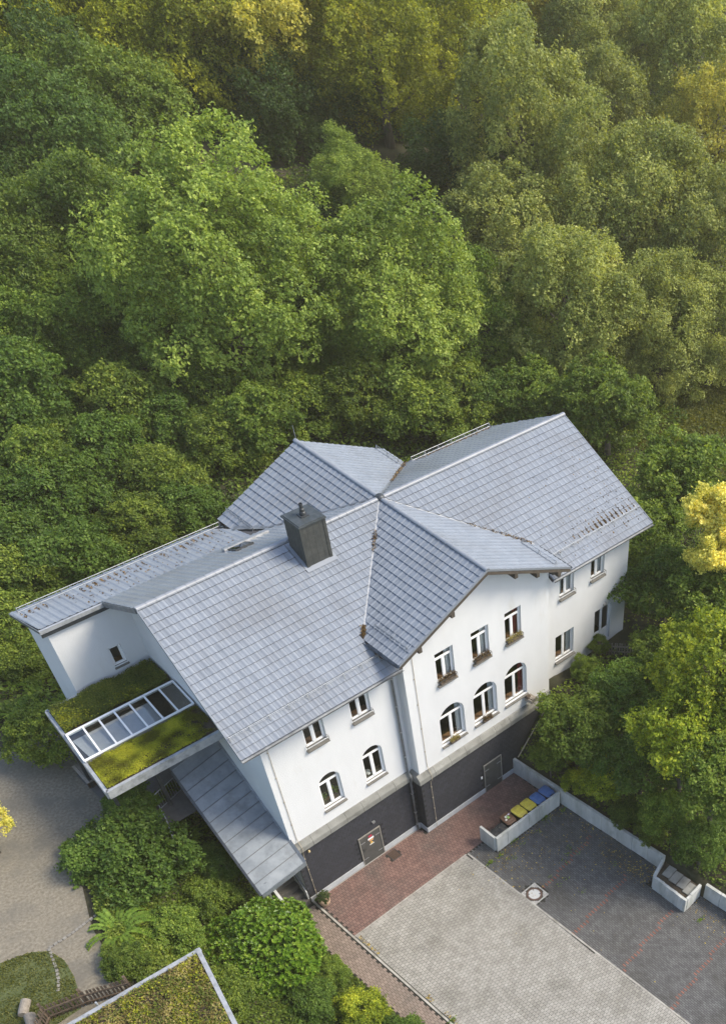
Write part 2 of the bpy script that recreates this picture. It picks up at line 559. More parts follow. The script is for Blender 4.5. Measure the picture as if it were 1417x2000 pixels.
GRAV = [(-24, -4), (-12.6, -4.0), (-9.0, -3.4), (-8.55, -1.2), (-8.1, 1.2), (-7.2, 3.4), (-5.9, 4.3), (-4.5, 5.6), (-3.8, 7.4), (-3.2, 8.6), (-2.8, 10.4), (-3.4, 11.6), (-5.2, 12.2), (-7, 13.4), (-11, 14.2), (-24, 15)]
g = sheet('gravel_terrace', GRAV, TERR + 0.035, M_GRAVEL)
g['kind'] = 'structure'
LAWN = [(-20, 2.6), (-12.2, 2.0), (-11.2, 2.0), (-10.2, 1.65), (-9.75, 1.25), (-9.6, .5), (-9.75, -.4), (-10.05, -1.3), (-10.3, -1.8), (-20, -1.8)]
g2 = sheet('lawn', LAWN, TERR + 0.045, M_LAWN)
g2['kind'] = 'structure'

# ================================================================ house
YP, XC, XD, XE = -0.565, 6.73, 15.40, 21.75
ZR, YR, XG, PM, PC = 14.22, 5.285, 11.0, 0.5, 0.45
YE = -0.76


def mz(y):
    return ZR - PM * abs(y - YR)


def cz(x):
    return ZR - PC * abs(x - XG)


def gx(y):
    return 0.065 * y          # left gable wall, slightly out of square


house = empty('house', (XG, YR, 0), label='white rendered house with grey tiled cross gabled roof and dark slate clad basement', cat='house')


def wall(o, u, n, outer, holes=(), depth=0.17, name='wall', m=M_STUCCO):
    """outer / holes in (s, z); u horizontal unit vector, n outward normal"""
    o, u, n = Vector(o), Vector(u), Vector(n)
    P = lambda p: o + u * p[0] + Vector((0, 0, p[1]))
    bm = bmesh.new()
    es = []
    for loop in [outer] + list(holes):
        vs = [bm.verts.new(P(p)) for p in loop]
        es += [bm.edges.new((vs[i], vs[(i + 1) % len(vs)])) for i in range(len(vs))]
    bmesh.ops.triangle_fill(bm, use_beauty=True, edges=es, normal=n)
    for f in bm.faces:
        f.normal_update()
        if f.normal.dot(n) < 0:
            f.normal_flip()
    for loop in holes:
        a = [bm.verts.new(P(p)) for p in loop]
        b = [bm.verts.new(P(p) - n * depth) for p in loop]
        for i in range(len(loop)):
            j = (i + 1) % len(loop)
            bm.faces.new((a[i], b[i], b[j], a[j]))
    me = bpy.data.meshes.new(name)
    bm.to_mesh(me)
    bm.free()
    me.materials.append(m)
    return inst(name, me, house)


def rect(x0, x1, z0, z1):
    return [(x0, z0), (x1, z0), (x1, z1), (x0, z1)]


def arch(x0, x1, z0, zs, zt, k=14):
    c, r = (x0 + x1) / 2, (x1 - x0) / 2
    return [(x0, z0), (x1, z0)] + [(c + r * math.cos(math.pi * i / k), zs + (zt - zs) * math.sin(math.pi * i / k)) for i in range(k + 1)]


WIN = []   # (x0,x1,z0,z1,arched,y, transom, rail)
main_low = [(1.97, 3.06), (4.28, 5.37)]
main_up = [(1.94, 2.93), (4.24, 5.25)]
pr_low = [(8.28, 9.76), (10.34, 11.84), (12.36, 13.84)]
pr_up = [(8.44, 9.47), (10.53, 11.56), (12.56, 13.58)]


def loopof(w):
    x0, x1, z0, z1, a = w
    return arch(x0, x1, z0, z1 - (0.50 if x1 - x0 < 1.3 else .70), z1) if a else rect(x0, x1, z0, z1)


W_main = [(a, b, 5.08, 7.10, 1) for a, b in main_low] + [(a, b, 9.0, 10.72, 0) for a, b in main_up]
W_pr = [(a, b, 5.06, 7.34, 1) for a, b in pr_low] + [(a, b, 8.90, 10.64, 0) for a, b in pr_up]
W_rt = [(16.44, 17.78, 5.12, 6.74, 0), (16.70, 17.72, 9.02, 10.72, 0), (18.93, 19.92, 9.02, 10.72, 0), (19.36, 20.62, 4.46, 6.82, 0)]
wall((0, 0, 0), (1, 0, 0), (0, -1, 0), [(0, 4.1), (XC, 4.1), (XC, 11.4), (0, 11.4)], [loopof(w) for w in W_main])
ptop = lambda x: cz(x) - 0.22
wall((0, YP, 0), (1, 0, 0), (0, -1, 0), [(XC, 4.1), (XD, 4.1), (XD, ptop(XD)), (XG, ptop(XG)), (XC, ptop(XC))], [loopof(w) for w in W_pr])
wall((0, 0, 0), (1, 0, 0), (0, -1, 0), [(XD, 3.4), (XE, 3.4), (XE, 11.4), (XD, 11.4)], [loopof(w) for w in W_rt])
wall((XC, 0, 0), (0, -1, 0), (-1, 0, 0), [(-.3, 4.1), (-YP, 4.1), (-YP, ptop(XC)), (-.3, ptop(XC))])
wall((XD, 0, 0), (0, 1, 0), (1, 0, 0), [(YP, 0), (.3, 0), (.3, ptop(XD)), (YP, ptop(XD))])
gl = math.hypot(1, .065)
gu = Vector((.065, 1, 0)).normalized()
wall((0, 0, 0), gu, (-gu.y, gu.x, 0), [(0, 0), (8.73 * gl, 0), (8.73 * gl, mz(8.73) - .2), (YR * gl, ZR - .2), (0, mz(0) - .2)])
WA = [(-.88, -.33, 9.46, 10.42, 0)]
wall((0, 8.70, 0), (1, 0, 0), (0, -1, 0), [(-2.68, 5), (.60, 5), (.60, 12.45), (-2.68, 12.30)], [loopof(w) for w in WA])
wall((-2.68, 8.70, 0), (0, 1, 0), (-1, 0, 0), [(0, 5), (1.95, 5), (1.95, 11.8), (0, 12.3)])
wall((XE, 0, 0), (0, 1, 0), (1, 0, 0), [(0, 3.4), (9.1, 3.4), (9.1, 12.0), (YR, ZR - .2), (0, 11.3)])
wall((0, 10.65, 0), (1, 0, 0), (0, 1, 0), [(-2.68, 4.5), (6.7, 4.5), (6.7, 11.7), (-2.68, 11.7)])
wall((0, 10.7, 0), (1, 0, 0), (0, 1, 0), [(6.7, 4.5), (15.3, 4.5), (15.3, cz(15.3) - .2), (XG, ZR - .2), (6.7, cz(6.7) - .2)])
wall((0, 9.1, 0), (1, 0, 0), (0, 1, 0), [(15.3, 4.5), (XE, 4.5), (XE, 12), (15.3, 12)])

# basement walls behind the slates, plinth
mb = MB()
mb.mi = 0
mb.box(0.0, -0.045, 0.0, XC, 0.0, 4.1).box(XC + .002, YP - .045, 0.0, XD - .002, YP, 4.1).box(XC - .045, YP - .045, 0, XC, -.046, 4.1)
mb.build('basement_wall', M_SLATEB, house)
for bx in ((0.02, -0.085, 0, 3.10, -0.046, .32), (4.37, -0.085, 0, XC - .09, -0.046, .32), (XC - .075, YP - .085, 0, 10.58, YP - .046, .32),
           (11.80, YP - .085, 0, 15.3, YP - .046, .32), (XC - .085, YP - .04, 0, XC - .046, -.09, .32)):
    MB().box(*bx).build('plinth', M_PLINTH, house)

# slates
def slate_mesh(w, h):
    mb = MB()
    t, b = 0.003, 0.0065
    poly = [(-w / 2, 0), (-w / 2 + .012, -h - .016), (w / 2, -h - .016), (w / 2, 0)]
    vs = [(x, -(t + (b - t) * (-z / h)), z) for x, z in poly] + [(x, 0.0, z) for x, z in poly]
    n = len(poly)
    mb.add(vs, [tuple(range(n))] + [(i, n + i, n + (i + 1) % n, (i + 1) % n) for i in range(n)])
    return mb.mesh('slate', M_SLATE)


SW, SH = 0.262, 0.186
slate_me = slate_mesh(SW - .004, SH)
clad = MB()
cladding = MB().box(0.0, -.050, 3.66, XC - .05, -.046, 3.72).build('slate_cladding', M_SLATEB, house)
cells = []
for (x0, x1, yf, d0, d1) in ((0.0, XC - .05, -.046, 3.10, 4.37), (XC - .04, XD, YP - .046, 10.58, 11.80)):
    r = 0
    z = 3.74
    while z > 0.42:
        x = x0 + SW / 2 + (SW / 2 if r % 2 else 0)
        while x < x1:
            if not (d0 - .10 < x < d1 + .10 and z < 2.22):
                w = min(SW, 2 * (x1 - x))
                if w > .15:
                    cells.append(Matrix.Translation((x, yf, z)))
            x += SW
        z -= SH
        r += 1
z = 3.74
while z > .42:          # return side of the projection
    for k in range(2):
        cells.append(Matrix.Translation((XC - .046, -.18 - k * .26, z)) @ Matrix.Rotation(-math.pi / 2, 4, 'Z'))
    z -= SH
cells.sort(key=lambda m: (m.translation - Vector(CAM)).length)


def split_field(parent, name, me, cells, field_mat, keep=300, field_name=None):
    """the nearest as objects, the rest joined into one"""
    for m in cells[:keep]:
        inst(name, me, parent, m=m)
    rest = cells[keep:]
    if not rest:
        return
    nv = len(me.vertices)
    V = np.empty(nv * 3)
    me.vertices.foreach_get('co', V)
    V = np.c_[V.reshape(-1, 3), np.ones(nv)]
    polys = [tuple(p.vertices) for p in me.polygons]
    mis = [p.material_index for p in me.polygons]
    tri, tmi = [], []
    for p, q in zip(polys, mis):
        for k in range(1, len(p) - 1):
            tri.append((p[0], p[k], p[k + 1]))
            tmi.append(q)
    tri = np.array(tri)
    MM = np.array([np.array(m) for m in rest])
    A = np.einsum('nij,vj->nvi', MM, V)[:, :, :3].reshape(-1, 3)
    F = (tri[None] + (np.arange(len(rest)) * nv)[:, None, None]).reshape(-1, 3)
    at_ = np.repeat(rng.random(len(rest)), nv)
    mats = field_mat if isinstance(field_mat, (list, tuple)) else [field_mat]
    fm = np_mesh(field_name or name + '_field', A, F, list(mats), at_, mi=np.tile(np.array(tmi), len(rest)))
    o = inst(field_name or name + '_field', fm, parent)
    o['kind'] = 'stuff'
    return o


split_field(cladding, 'slate', slate_me, cells, M_SLATEF)

# stone band
def band_mesh(L):
    mb = MB()
    prof = [(0.0, 4.27), (-.06, 4.25), (-.21, 4.06), (-.225, 4.03), (-.225, 3.76), (-.10, 3.73), (0, 3.73)]
    n = len(prof)
    vs = [(0, y, z) for y, z in prof] + [(L, y, z) for y, z in prof]
    mb.add(vs, [tuple(reversed(range(n))), tuple(range(n, 2 * n))] + [(i, n + i, n + (i + 1) % n, (i + 1) % n) for i in range(n)])
    return mb.mesh('band_stone', M_STONE)


band = MB().box(0, -.05, 3.75, XC - .24, -.003, 4.2).build('stone_band', M_STONE, house)
bl = 0.93
bme = band_mesh(bl - .012)
for k in range(7):
    inst('band_stone', bme, band, m=Matrix.Translation((k * bl - .02, -0.002, 0)))
bl2 = (XD + .02 - (XC - .2)) / 9
bme = band_mesh(bl2 - .012)
for k in range(9):
    inst('band_stone', bme, band, m=Matrix.Translation((XC - .2 + k * bl2, YP - .002, 0)))
inst('band_stone', band_mesh(.56), band, m=Matrix.Translation((XC - .002, -.03, 0.003)) @ Matrix.Rotation(-math.pi / 2, 4, 'Z'))

# windows
def window(w, y, transom=True, rail=False, curtain=None, dep=0.12, sill_w=.10, box=False, door=False, mull=True):
    x0, x1, z0, z1, a = w
    yf = y + dep
    mb = MB()
    ft, fd = 0.065, 0.06
    lp = loopof(w)
    c = ((x0 + x1) / 2, (z0 + z1) / 2)
    inner = []
    if a:
        zs = z1 - (0.50 if x1 - x0 < 1.3 else .70)
        inner = arch(x0 + ft, x1 - ft, z0 + ft, zs, z1 - ft)
    else:
        inner = rect(x0 + ft, x1 - ft, z0 + ft, z1 - ft)
    n = len(lp)
    vs = [(p[0], yf, p[1]) for p in lp] + [(p[0], yf, p[1]) for p in inner] + [(p[0], yf + fd, p[1]) for p in inner]
    fs = [(i, (i + 1) % n, n + (i + 1) % n, n + i) for i in range(n)] + [(n + i, n + (i + 1) % n, 2 * n + (i + 1) % n, 2 * n + i) for i in range(n)]
    mb.add(vs, fs)
    zt = z1 - (.52 if a and x1 - x0 < 1.3 else .66 if a else .42)
    xm = (x0 + x1) / 2
    top_lim = zt if transom else z1 - ft
    if transom:
        mb.box(x0 + ft * .6, yf - .004, zt - .045, x1 - ft * .6, yf + .05, zt + .05)
    if mull:
        mb.box(xm - .05, yf - .008, z0 + ft, xm + .05, yf + .05, top_lim)
    # casement rims
    segs = [(x0 + ft, xm - .045), (xm + .045, x1 - ft)] if mull else [(x0 + ft, x1 - ft)]
    for (p, q) in segs:
        for bx in ((p, z0 + ft, p + .04, top_lim), (q - .04, z0 + ft, q, top_lim), (p, z0 + ft, q, z0 + ft + .05), (p, top_lim - .05, q, top_lim)):
            mb.box(bx[0], yf + .006, bx[1], bx[2], yf + .04, bx[3])
    fr = mb.build('window' if not door else 'door', M_FRAME, house)
    for (p, q) in segs:
        MB().add([(p, yf + .03, z0 + ft), (q, yf + .03, z0 + ft), (q, yf + .03, top_lim), (p, yf + .03, top_lim)], [(0, 1, 2, 3)]).build('pane', M_GLASS, fr)
    if transom:
        up = [p for p in inner if p[1] > zt - .001]
        if not a:
            up = [(x0 + ft, zt), (x1 - ft, zt), (x1 - ft, z1 - ft), (x0 + ft, z1 - ft)]
        else:
            up = [(x0 + ft, zt), (x1 - ft, zt)] + up
        MB().add([(p[0], yf + .03, p[1]) for p in up], [tuple(range(len(up)))]).build('pane', M_GLASS, fr)
    if not door:
        mb = MB()
        mb.add([(x0 - .04, y - sill_w, z0 - .05), (x1 + .04, y - sill_w, z0 - .05), (x1 + .04, y + dep, z0 + .015), (x0 - .04, y + dep, z0 + .015),
                (x0 - .04, y - sill_w, z0 - .10), (x1 + .04, y - sill_w, z0 - .10), (x1 + .04, y + dep, z0 - .10), (x0 - .04, y + dep, z0 - .10)],
               [(0, 1, 2, 3), (7, 6, 5, 4), (0, 4, 5, 1), (1, 5, 6, 2), (3, 7, 4, 0)])
        mb.build('sill', M_SILL, fr)
        MB().box(x0 - .02, yf + .07, z0 - .04, x1 + .02, yf + .42, z0 + .03).build('inner_sill', M_WOODI, fr)
    if curtain:
        mb = MB()
        for side in curtain[1]:
            k = 9
            xs = np.linspace(x0 + .02, x0 + .34, k) if side < 0 else np.linspace(x1 - .34, x1 - .02, k)
            yy = yf + .13 + .03 * np.sin(np.arange(k) * 2.1)
            vs = [(xs[i], yy[i], z0 + .03) for i in range(k)] + [(xs[i], yy[i], z1 - .05) for i in range(k)]
            mb.add(vs, [(i, i + 1, k + i + 1, k + i) for i in range(k - 1)])
        mb.build('curtain', M_CURTR if curtain[0] == 'r' else M_CURTW, fr)
    if rail:
        mb = MB()
        zz = z0 + .20
        yy = y - sill_w + .02
        mb.tube([(x0 - .02, y, zz), (x0 - .02, yy, zz), (x1 + .02, yy, zz), (x1 + .02, y, zz)], .012, 6)
        for xx in (x0 - .02, x1 + .02):
            mb.tube([(xx, yy, zz), (xx, yy, z0 - .03)], .010, 6)
        mb.build('rail', M_DKMETAL, fr)
    return fr


for w in W_main[:2]:
    window(w, 0)
for w in W_main[2:]:
    window(w, 0, transom=False, rail=True, sill_w=.14)
for i, w in enumerate(W_pr[:3]):
    window(w, YP, rail=False, curtain=(('w', (1,)), ('w', (1,)), ('r', (1,)))[i], dep=.15)
for i, w in enumerate(W_pr[3:]):
    window(w, YP, rail=True, curtain=(('w', (1,)), ('w', (1,)), ('r', (1,)))[i], sill_w=.14)
window(W_rt[0], 0, transom=False, curtain=('w', (1,)), sill_w=.14)
window(W_rt[1], 0, transom=False, rail=True, curtain=('w', (-1, 1)), sill_w=.14)
window(W_rt[2], 0, transom=False, rail=True, curtain=('w', (1,)), sill_w=.14)
window(WA[0], 8.70, transom=False, mull=False, dep=.08, sill_w=.05)
# glazed garden door of the right wing
gd = window((19.36, 20.62, 4.46, 6.82, 0), 0, transom=False, door=True)
MB().box(19.44, .135, 4.50, 19.96, .185, 5.22).build('door_panel', M_FRAME, gd)
MB().box(20.02, .135, 4.50, 20.54, .185, 5.22).build('door_panel', M_FRAME, gd)
MB().tube([(20.47, .14, 5.35), (20.47, .09, 5.35), (20.36, .09, 5.35)], .014, 6).build('door_handle', M_CABLE, gd)
# wall lamp above it
lamp_bm = MB()
lamp_bm.add([(20.1 + .15 * math.cos(a) * s, -.10 * (1 - s * s) - .01, 6.98 + .13 * math.sin(a) * s) for s in (1, .75, .4) for a in [k * math.pi / 6 for k in range(12)]],
            [(r * 12 + k, r * 12 + (k + 1) % 12, (r + 1) * 12 + (k + 1) % 12, (r + 1) * 12 + k) for r in range(2) for k in range(12)] + [tuple(range(24, 36))])
lamp_bm.build('wall_lamp', mat('lamp_glass', (.42, .38, .33), (.5, .46, .4), 5, .5), house, smooth=True)

# basement doors
def basement_door(x0, x1, y, signs=False):
    t = MB().box(x0, y - .075, .015, x1, y - .05, 1.98).build('door', M_DOOR, house)
    mb = MB()
    for a, b, c, d in ((x0 - .05, x0, 0, 2.03), (x1, x1 + .05, 0, 2.03), (x0, x1, 1.98, 2.03)):
        mb.box(a, y - .10, c, b, y - .05, d)
    mb.build('door_frame', mat('door_trim', (.20, .19, .17), (.28, .26, .22), 6, .6), t)
    mb = MB()
    for zz in (.35, 1.55):
        for xa_, xb_ in ((x0 + .03, x0 + .28), (x1 - .28, x1 - .03)):
            MB().box(xa_, y - .085, zz, xb_, y - .076, zz + .045).build('hinge', M_STEEL, t)
    MB().box(x0 + .08, y - .082, .92, x0 + .14, y - .076, 1.14).tube([(x0 + .11, y - .08, 1.06), (x0 + .11, y - .13, 1.06), (x0 + .24, y - .13, 1.06)], .012, 6).build('door_handle', M_DKMETAL, t)
    return t


bd = basement_door(3.15, 4.32, 0.0)
basement_door(10.63, 11.75, YP)
# stickers of the boiler room door
def flat(name, x0, x1, z0, z1, y, c, parent):
    return MB().box(x0, y - .003, z0, x1, y, z1).build(name, mat('sticker_' + name + '_%d' % int(c[0] * 100 + c[1] * 10), c, None, 3, .5), parent)


flat('warning_sign', 3.66, 3.86, 1.70, 1.82, -.0765, (.50, .03, .07), bd)
flat('notice', 3.60, 3.94, 1.52, 1.64, -.0765, (.78, .78, .76), bd)
flat('notice', 3.66, 3.90, 1.39, 1.50, -.0765, (.62, .33, .13), bd)
MB().add([(3.67, -.078, 1.22), (3.87, -.078, 1.22), (3.77, -.078, 1.37)], [(0, 1, 2)]).build('warning_sign', mat('sticker_amber', (.75, .48, .08), None, 3, .5), bd)
flat('notice', 3.64, 3.90, 1.14, 1.19, -.0765, (.70, .69, .66), bd)
# small lamps and boxes on the slate
MB().box(4.0, -.17, 2.56, 4.16, -.07, 2.62).box(4.03, -.15, 2.50, 4.13, -.07, 2.56).build('wall_lamp', M_STEEL, house)
MB().lathe([(.0, 0), (.05, .0), (.06, .05), (.04, .10), (.01, .12)], 10, (.62, -.13, 3.40)).build('alarm_light', mat('amber_plastic', (.55, .42, .22), None, 5, .4), house)
MB().box(10.36, YP - .10, 1.20, 10.44, YP - .07, 1.36).build('light_switch', M_FRAME, house)

# ---------------------------------------------------------------- roof
roof = None
CELLS, TILES_FIELD = [], []
TW, TL = 0.30, 0.335


def tile_mesh():
    prof = [(0.0, .010), (.035, .010), (.055, .024), (.095, .034), (.140, .024), (.165, .010), (.262, .010), (.292, .014), (.302, .004)]
    L = TL + .05
    mb = MB()
    n = len(prof)
    top = [(u, 0.0, h) for u, h in prof]
    bot = [(u, L, h + .042) for u, h in prof]
    low = [(u, L, h - .004) for u, h in prof]
    mb.add(top + bot, [(i, i + n, i + n + 1, i + 1) for i in range(n - 1)])
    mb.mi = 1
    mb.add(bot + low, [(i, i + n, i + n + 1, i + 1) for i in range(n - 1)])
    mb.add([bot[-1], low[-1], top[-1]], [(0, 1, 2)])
    return mb.mesh('tile', [M_TILE, M_TEDGE_SHADE], True)


tile_me = tile_mesh()
T_V = np.array([v.co[:] for v in tile_me.vertices])
T_F, T_MI = [], []
for p in tile_me.polygons:
    vs = tuple(p.vertices)
    T_F.append(vs if len(vs) == 4 else (vs[0], vs[1], vs[2], vs[2]))
    T_MI.append(p.material_index)


class Face:
    """convex roof plane; pts are 3D, first edge order free"""
    def __init__(s, pts, grid=None):
        s.pts = [Vector(p) for p in pts]
        n = Vector((0, 0, 0))
        for i in range(len(s.pts)):
            a, b = s.pts[i], s.pts[(i + 1) % len(s.pts)]
            n += a.cross(b)
        n.normalize()
        if n.z < 0:
            s.pts.reverse()
            n = -n
        s.n = n
        s.vd = Vector((n.x, n.y, 0))
        s.vd = (Vector((0, 0, -1)) + n * n.z).normalized()       # downhill
        s.u = s.vd.cross(n)
        s.u = -s.u if s.u.cross(s.vd).dot(n) < 0 else s.u
        s.o = max(s.pts, key=lambda p: p.z).copy()
        s.q = [((p - s.o).dot(s.u), (p - s.o).dot(s.vd)) for p in s.pts]
        s.vmax = max(v for _, v in s.q)
        s.u0 = min(u for u, _ in s.q) - TW
        if grid is not None:                      # same plane and tile grid as another face
            s.o, s.vmax, s.u0 = grid.o, grid.vmax, grid.u0
            s.q = [((p - s.o).dot(s.u), (p - s.o).dot(s.vd)) for p in s.pts]

    def inside(s, u, v, tol=0.0):
        k = len(s.q)
        area = sum(s.q[i][0] * s.q[(i + 1) % k][1] - s.q[(i + 1) % k][0] * s.q[i][1] for i in range(k))
        sg = 1 if area > 0 else -1
        for i in range(k):
            (ax, ay), (bx, by) = s.q[i], s.q[(i + 1) % k]
            L = math.hypot(bx - ax, by - ay)
            if sg * ((bx - ax) * (v - ay) - (by - ay) * (u - ax)) / L < tol:
                return False
        return True

    def point(s, u, v, h=0.0):
        return s.o + s.u * u + s.vd * v + s.n * h


X0 = (XG, YR, ZR)
XL, XR = 6.07, 15.93
ZC = cz(XL)
VFY = YR - (ZR - ZC) / PM


def lowz(y):
    return mz(8.56) - .27 * (y - 8.56)


P2 = lambda x, y, z=None: (x, y, mz(y) if z is None else z)
FACES = dict(
    front_left=Face([P2(-.376, YR), P2(XL, YR), P2(XL, YE), P2(-1.09, YE)]),
    front_right=Face([P2(XR, YR), P2(22.33, YR), P2(22.50, YE), P2(XR, YE)]),
    gable_left=Face([X0, (XG, -1.40, ZR), (XL, -1.40, ZC), (XL, VFY, ZC)]),
    gable_right=Face([X0, (XG, -1.40, ZR), (XR, -1.40, ZC), (XR, VFY, ZC)]),
    back_gable_left=Face([X0, (XG, 11.03, ZR), (6.45, 11.03, cz(6.45)), (6.45, 9.95, cz(6.45)), (7.36, 8.56, cz(7.36))]),
    back_gable_right=Face([X0, (XG, 11.03, ZR), (15.55, 11.03, cz(15.55)), (15.55, YR + (ZR - cz(15.55)) / PM, cz(15.55))]),
    back_left=Face([P2(-.376, YR), X0, P2(7.36, 8.56), P2(-.33, 8.56)]),
    back_right=Face([X0, P2(22.33, YR), P2(21.0, 9.40), P2(15.55, YR + (ZR - cz(15.55)) / PM)]),
    low_back=Face([(-2.88, 8.56, lowz(8.56)), (7.36, 8.56, lowz(8.56)), (6.45, 9.95, lowz(9.95)), (6.45, 10.95, lowz(10.95)), (-2.95, 10.95, lowz(10.95))]),
)
FACES['front_left_valley'] = Face([P2(XL, YR), X0, P2(XL, VFY)], FACES['front_left'])
FACES['front_left_end'] = Face([P2(XL, VFY), P2(6.62, VFY), P2(6.62, YE), P2(XL, YE)], FACES['front_left'])
FACES['front_right_valley'] = Face([X0, P2(XR, YR), P2(XR, VFY)], FACES['front_right'])
FACES['front_right_end'] = Face([P2(15.45, VFY), P2(XR, VFY), P2(XR, YE), P2(15.45, YE)], FACES['front_right'])
deck = MB()
for fc in FACES.values():
    deck.slab([p - fc.n * .004 for p in fc.pts], .13)
roof = deck.build('roof', M_DECK, house)

single = []
field_bm = []
for key, fc in FACES.items():
    us = [u for u, _ in fc.q]
    rows = int(math.ceil((fc.vmax - min(v for _, v in fc.q)) / TL)) + 1
    cl = []
    for r in range(rows):
        v0 = fc.vmax + .04 - (r + 1) * TL - .05        # lower tile edge overhangs the eave a little
        u = fc.u0 + math.floor((min(us) - TW - fc.u0) / TW) * TW
        while u < max(us) + TW:
            m = frame_m(fc.point(u, v0), fc.u, fc.vd, fc.n)
            c = [(u + .01, v0 + .06), (u + TW - .01, v0 + .06), (u + .01, v0 + TL + .02), (u + TW - .01, v0 + TL + .02)]
            full = all(fc.inside(a, min(b, fc.vmax - .001), .012) for a, b in c)
            anyin = any(fc.inside(a, min(b, fc.vmax - .001), -.15) for a, b in c + [(u + TW / 2, v0 + TL / 2)])
            if anyin:
                cl.append((m, full, key))
            u += TW
    for m, full, k in cl:
        d = (m.translation - Vector(CAM)).length
        single.append((d if full else 1e9, m, key))
single.sort(key=lambda t: t[0])
solo, rest = single[:300], single[300:]
for _, m, _k in solo:
    inst('tile', tile_me, roof, m=m)
bm_all = []
for key, fc in FACES.items():
    ms = [m for _, m, k in rest if k == key]
    if not ms:
        continue
    nv = len(T_V)
    MM = np.array([np.array(m) for m in ms])
    A = np.einsum('nij,vj->nvi', MM, np.c_[T_V, np.ones(nv)])[:, :, :3].reshape(-1, 3)
    quads = np.array([f for f in T_F[:-1]])
    F = (quads[None] + (np.arange(len(ms)) * nv)[:, None, None]).reshape(-1, 4)
    me = np_mesh('tmp', A, F, [M_TILEF, M_TEDGE_SHADE], np.repeat(rng.random(len(ms)), nv), mi=np.tile(np.array(T_MI[:-1]), len(ms)), smooth=True)
    bm = bmesh.new()
    bm.from_mesh(me)
    k = len(fc.pts)
    cen = sum(fc.pts, Vector()) / k
    for i in range(k):
        a, b = fc.pts[i], fc.pts[(i + 1) % k]
        e = (b - a).normalized()
        nn = e.cross(fc.n)
        if nn.dot(cen - a) > 0:
            nn = -nn
        va, vb = (a - fc.o).dot(fc.vd), (b - fc.o).dot(fc.vd)
        extra = .06 if (va > fc.vmax - .01 and vb > fc.vmax - .01) else 0.0
        if abs(a.z - b.z) > .4 and (min((a - Vector(X0)).length, (b - Vector(X0)).length) < .01 or {round(a.x, 2), round(b.x, 2)} == {7.36, 6.45}):
            extra = -.06                                     # open valley
        bmesh.ops.bisect_plane(bm, geom=bm.verts[:] + bm.edges[:] + bm.faces[:], dist=1e-5, plane_co=a + nn * extra, plane_no=nn, clear_outer=True)
    bm.to_mesh(me)
    bm.free()
    me.name = 'tile_field'
    o = inst('tile_field', me, roof)
    o['kind'] = 'stuff'

# ridge tiles
def ridge_mesh():
    mb = MB()
    n = 8
    prof = lambda r, x: [(x, r * math.cos(math.pi * k / n), r * math.sin(math.pi * k / n) * .8 - .03) for k in range(n + 1)]
    a, b = prof(.115, 0), prof(.100, .44)
    c = prof(.097, 0)
    mb.add(a + b, [(i, i + 1, n + 1 + i + 1, n + 1 + i) for i in range(n)])
    mb.add(a + c, [(i, n + 1 + i, n + 2 + i, i + 1) for i in range(n)])
    return mb.mesh('ridge_tile', mat('ridge_tile', (0.21, 0.226, 0.25), (0.25, 0.266, 0.29), 3, .4, vary=.08), True)


rme = ridge_mesh()


def ridge(a, b):
    a, b = Vector(a), Vector(b)
    L = (b - a).length
    k = max(1, int(round(L / .41)))
    d = (b - a).normalized()
    side = Vector((0, 0, 1)).cross(d).normalized()
    for i in range(k):
        p = a + d * (L * i / k) + Vector((0, 0, .055))
        inst('ridge_tile', rme, roof, m=frame_m(p, d, side, d.cross(side)) @ Matrix.Diagonal((L / k / .41, 1, 1, 1)))


ridge((-.40, YR, ZR), (XG - .15, YR, ZR))
ridge((22.36, YR, ZR), (XG + .15, YR, ZR))
ridge((XG, -1.43, ZR), (XG, YR - .15, ZR))
ridge((XG, 11.06, ZR), (XG, YR + .15, ZR))
inst('ridge_tile', MB().lathe([(.20, -.02), (.19, .06), (.13, .11), (.05, .13)], 10).mesh('ridge_star', M_DKMETAL, True), roof, m=Matrix.Translation((XG, YR, ZR + .06)))

# valley flashings
def strip(a, b, w, lift, m, name='valley_flashing'):
    a, b = Vector(a), Vector(b)
    d = (b - a).normalized()
    s = d.cross(Vector((0, 0, 1))).normalized() * (w / 2)
    up = Vector((0, 0, lift))
    return MB().add([a - s + up + Vector((0, 0, .03)), a + up, a + s + up + Vector((0, 0, .03)), b - s + up + Vector((0, 0, .03)), b + up, b + s + up + Vector((0, 0, .03))],
                    [(0, 1, 4, 3), (1, 2, 5, 4)]).build(name, m, roof)


strip(X0, P2(XL, VFY), .30, .03, M_ZINCL)
strip(X0, P2(XR, VFY), .26, .03, M_ZINCL)
strip(X0, P2(7.36, 8.56), .12, .05, M_ZINC)
strip(X0, P2(15.55, YR + (ZR - cz(15.55)) / PM), .16, .05, M_ZINC)
strip((7.36, 8.56, lowz(8.56)), (6.45, 9.95, lowz(9.95)), .3, .06, M_ZINC)

# barge boards and fascias
def board(a, b, h, t, m, name='barge_board'):
    a, b = Vector(a), Vector(b)
    d = (b - a).normalized()
    s = Vector((-d.y, d.x, 0)).normalized() * t
    vs = [a, b, b - Vector((0, 0, h)), a - Vector((0, 0, h))]
    mb = MB()
    mb.add(vs + [v + s for v in vs], [(0, 1, 2, 3), (7, 6, 5, 4), (0, 4, 5, 1), (3, 2, 6, 7), (0, 3, 7, 4), (1, 5, 6, 2)])
    return mb.build(name, m, roof)


